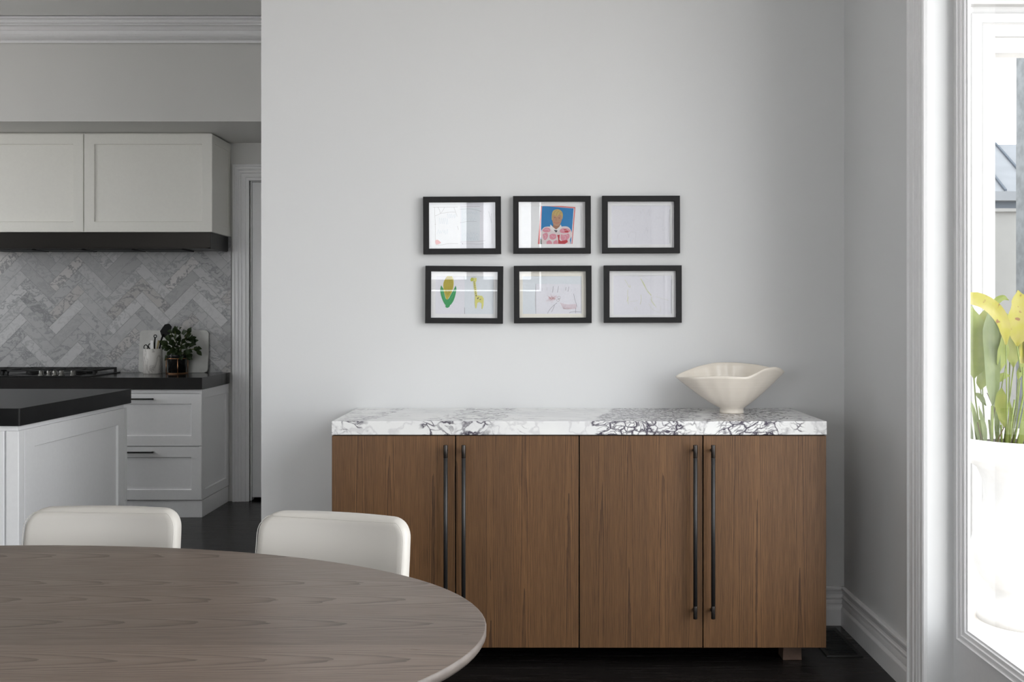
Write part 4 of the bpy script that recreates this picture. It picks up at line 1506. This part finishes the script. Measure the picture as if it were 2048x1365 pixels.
def blade(pts, widths, mat, twist=(0.2, -1, 0.1), fold=0.25, wav=0.0):
    """a leaf along a mid-rib with its widths"""
    b = MB()
    n = 14
    rows = []
    m = [tuple(p) for p in pts]

    def at(t):
        f = t * (len(m) - 1)
        i = min(int(f), len(m) - 2)
        q = f - i
        p0, p1, p2, p3 = m[max(i - 1, 0)], m[i], m[i + 1], m[min(i + 2, len(m) - 1)]
        return Vector([0.5 * (2 * p1[k] + (p2[k] - p0[k]) * q + (2 * p0[k] - 5 * p1[k] + 4 * p2[k] - p3[k]) * q * q + (3 * p1[k] - p0[k] - 3 * p2[k] + p3[k]) * q ** 3) for k in range(3)])
    for i in range(n + 1):
        t = i / n
        p = at(t)
        d = (at(min(1, t + .03)) - at(max(0, t - .03))).normalized()
        s = d.cross(Vector(twist)).normalized()
        nm = s.cross(d).normalized()
        f = t * (len(widths) - 1)
        k = min(int(f), len(widths) - 2)
        q = f - k
        q = q * q * (3 - 2 * q)
        wd = widths[k] + (widths[k + 1] - widths[k]) * q
        row = []
        for u in (-1, -0.6, -0.25, 0, 0.25, 0.6, 1):
            row.append(p + s * wd / 2 * u + nm * (fold * wd * abs(u) ** 1.3 + wav * math.sin(9 * t + u * 3)))
        rows.append(row)
    b.loft(rows, cap=False, closed=False)
    return b.build('leaf', mat, ur, recalc=False)


mpx = 4.4 / 1991
leaves = [
    # mid-rib (px, py, distance) from base to tip, widths in px, material
    ([(1948, 757, 4.42), (1950, 720, 4.42), (1951, 670, 4.43), (1943, 612, 4.45)], [3, 36, 44, 34, 2], 'leaf_green'),
    ([(1985, 812, 4.34), (1982, 750, 4.36), (1979, 690, 4.38), (1977, 622, 4.42)], [3, 26, 30, 32, 2], 'leaf_grey'),
    ([(1996, 725, 4.40), (1990, 690, 4.41), (1985, 650, 4.42), (1979, 612, 4.44)], [3, 22, 24, 14, 1], 'leaf_grey'),
    ([(2012, 690, 4.30), (2009, 655, 4.28), (1990, 622, 4.27), (1958, 600, 4.26), (1915, 596, 4.26)], [3, 20, 24, 22, 14], 'leaf_yellow'),
    ([(1982, 618, 4.40), (1993, 602, 4.40), (2006, 596, 4.40), (2018, 601, 4.40)], [6, 12, 9, 1], 'leaf_green'),
    ([(2034, 693, 4.36), (2039, 655, 4.35), (2042, 620, 4.36), (2036, 581, 4.40)], [3, 32, 44, 30, 2], 'leaf_yellow'),
    ([(2027, 735, 4.40), (2024, 700, 4.41), (2025, 670, 4.42), (2029, 638, 4.44)], [3, 24, 26, 14, 1], 'leaf_pale'),
    ([(2000, 742, 4.37), (2002, 715, 4.37), (2006, 690, 4.37), (2010, 662, 4.38)], [3, 18, 22, 14, 1], 'leaf_green'),
    ([(2003, 776, 4.33), (2001, 800, 4.33), (2003, 825, 4.33), (2009, 855, 4.33)], [2, 16, 20, 14, 2], 'leaf_pale'),
    ([(1961, 780, 4.45), (1964, 760, 4.45), (1967, 742, 4.46), (1972, 720, 4.47)], [2, 20, 22, 14, 1], 'leaf_green'),
    ([(2046, 735, 4.42), (2048, 710, 4.42), (2050, 690, 4.43), (2056, 660, 4.44)], [2, 24, 30, 20, 2], 'leaf_yellow'),
    ([(2020, 752, 4.40), (2008, 752, 4.40), (1999, 757, 4.40), (1990, 768, 4.40)], [2, 10, 12, 2], 'leaf_green'),
    ([(2036, 760, 4.37), (2040, 745, 4.37), (2046, 735, 4.37), (2055, 728, 4.37)], [2, 12, 14, 2], 'leaf_green'),
    ([(1972, 812, 4.40), (1964, 800, 4.40), (1958, 792, 4.40), (1950, 786, 4.40)], [2, 9, 9, 1], 'leaf_grey'),
    ([(2062, 760, 4.4), (2070, 700, 4.42), (2076, 650, 4.44), (2080, 600, 4.46)], [3, 34, 40, 26, 2], 'leaf_green'),
    ([(2100, 770, 4.4), (2110, 710, 4.42), (2112, 660, 4.44), (2108, 610, 4.46)], [3, 34, 40, 26, 2], 'leaf_pale'),
    ([(1925, 780, 4.5), (1920, 720, 4.52), (1916, 670, 4.54), (1912, 630, 4.56)], [3, 34, 40, 26, 2], 'leaf_green'),
    ([(2008, 720, 4.46), (2004, 690, 4.47), (2000, 650, 4.48), (2003, 620, 4.49)], [3, 20, 20, 12, 1], 'leaf_grey'),
]
for i, (pts, wds, m) in enumerate(leaves):
    blade([PX(*p) for p in pts], [x_ * mpx * 1.22 for x_ in wds], m, twist=(0.25 * math.sin(i * 2.1), -1, 0.15 * math.cos(i * 1.7)), fold=0.10 + 0.06 * (i % 3), wav=0.002)
more = [
    ([(1958, 880, 4.36), (1952, 850, 4.37), (1946, 820, 4.38), (1938, 795, 4.40)], [4, 9, 7, 1], 'leaf_grey'),
    ([(1972, 890, 4.35), (1968, 860, 4.35), (1962, 835, 4.36), (1958, 812, 4.37)], [5, 10, 8, 1], 'leaf_grey'),
    ([(1996, 890, 4.38), (1993, 850, 4.38), (1991, 800, 4.39), (1986, 760, 4.40)], [6, 10, 9, 1], 'leaf_grey'),
    ([(2016, 895, 4.42), (2020, 860, 4.43), (2022, 830, 4.44), (2019, 800, 4.45)], [5, 9, 8, 1], 'leaf_green'),
    ([(2040, 895, 4.36), (2046, 855, 4.36), (2052, 815, 4.37), (2056, 780, 4.38)], [6, 12, 9, 1], 'leaf_green'),
    ([(1944, 890, 4.40), (1940, 865, 4.40), (1936, 845, 4.41), (1930, 830, 4.42)], [5, 10, 8, 1], 'leaf_grey'),
    ([(1992, 720, 4.47), (1994, 690, 4.47), (1993, 660, 4.48), (1988, 630, 4.49)], [3, 26, 28, 2], 'leaf_grey'),
    ([(2020, 700, 4.48), (2018, 670, 4.48), (2014, 645, 4.49), (2008, 622, 4.50)], [3, 22, 24, 2], 'leaf_green'),
    ([(2040, 720, 4.47), (2041, 690, 4.47), (2046, 660, 4.48), (2050, 630, 4.49)], [3, 28, 30, 2], 'leaf_green'),
    ([(1962, 700, 4.48), (1962, 670, 4.48), (1966, 645, 4.49), (1973, 615, 4.50)], [3, 24, 26, 2], 'leaf_pale'),
]
for i, (pts, wds, m) in enumerate(more):
    blade([PX(*p) for p in pts], [x_ * mpx * 1.15 for x_ in wds], m, twist=(0.2 * math.sin(i * 1.3), -1, 0.1), fold=0.14, wav=0.002)
stems = [
    ([(1992, 720), (1993, 800), (1992, 900)], 2.6, 'stem', 4.47), ([(2020, 700), (2018, 800), (2006, 900)], 2.6, 'stem', 4.48), ([(2040, 720), (2032, 810), (2018, 900)], 2.6, 'stem', 4.47), ([(1962, 700), (1966, 800), (1972, 900)], 2.6, 'stem', 4.48),
    ([(2029, 800), (2022, 850), (2018, 900)], 3.4, 'stem', 4.33), ([(1978, 840), (1981, 870), (1984, 905)], 4.5, 'stem', 4.40), ([(2002, 850), (2003, 875), (2004, 905)], 4.0, 'stem', 4.36), ([(1955, 845), (1962, 875), (1968, 905)], 2.0, 'stem_brown', 4.33),
    ([(2034, 850), (2027, 875), (2020, 905)], 2.4, 'stem_brown', 4.35),
    ([(1948, 757), (1951, 800), (1958, 850), (1962, 900)], 3.0, 'stem', 4.42), ([(1985, 812), (1984, 850), (1983, 900)], 6.0, 'stem', 4.34),
    ([(2012, 690), (2013, 760), (2014, 830), (2012, 900)], 2.6, 'stem', 4.30), ([(2034, 693), (2038, 720), (2041, 745)], 3.0, 'stem', 4.36), ([(2046, 735), (2047, 790), (2035, 850), (2024, 900)], 4.2, 'stem', 4.34),
    ([(2027, 735), (2020, 790), (2012, 840), (2010, 900)], 2.6, 'stem', 4.40), ([(2040, 760), (2034, 820), (2026, 870), (2022, 900)], 2.6, 'stem', 4.38), ([(2052, 800), (2045, 850), (2036, 880), (2030, 900)], 4.0, 'stem', 4.40),
    ([(1961, 780), (1968, 830), (1973, 900)], 2.2, 'stem', 4.45), ([(1936, 800), (1950, 840), (1966, 880)], 2.4, 'stem', 4.46), ([(1936, 850), (1944, 880), (1950, 900)], 3.4, 'stem', 4.42), ([(2003, 776), (2009, 745), (2013, 725)], 2.0, 'stem', 4.33),
    ([(1990, 815), (1984, 860), (1980, 900)], 1.8, 'stem_brown', 4.36), ([(2008, 855), (1996, 880), (1988, 905)], 2.2, 'stem_brown', 4.33), ([(2022, 815), (2016, 860), (2014, 900)], 4.5, 'stem_brown', 4.46),
    ([(1974, 786), (1980, 800), (1985, 812)], 1.6, 'stem_brown', 4.38), ([(1948, 830), (1952, 870), (1957, 905)], 4.5, 'stem', 4.48), ([(1992, 838), (1994, 870), (1996, 905)], 5.0, 'stem', 4.42),
    ([(1960, 840), (1963, 870), (1966, 905)], 5.0, 'stem', 4.44), ([(2048, 850), (2044, 880), (2040, 905)], 5.0, 'stem', 4.42), ([(2062, 760), (2056, 830), (2050, 900)], 4.0, 'stem', 4.4), ([(2100, 770), (2085, 840), (2070, 900)], 4.0, 'stem', 4.4),
    ([(1925, 780), (1935, 840), (1945, 900)], 4.0, 'stem', 4.5),
]
for pts, wd, m, dist in stems:
    b = MB()
    P3 = [PX(x_, y_, dist) for x_, y_ in pts]
    b.tube([tuple(p) for p in P3], [wd * mpx / 2] * len(P3), 8)
    b.build('stem', m, ur)
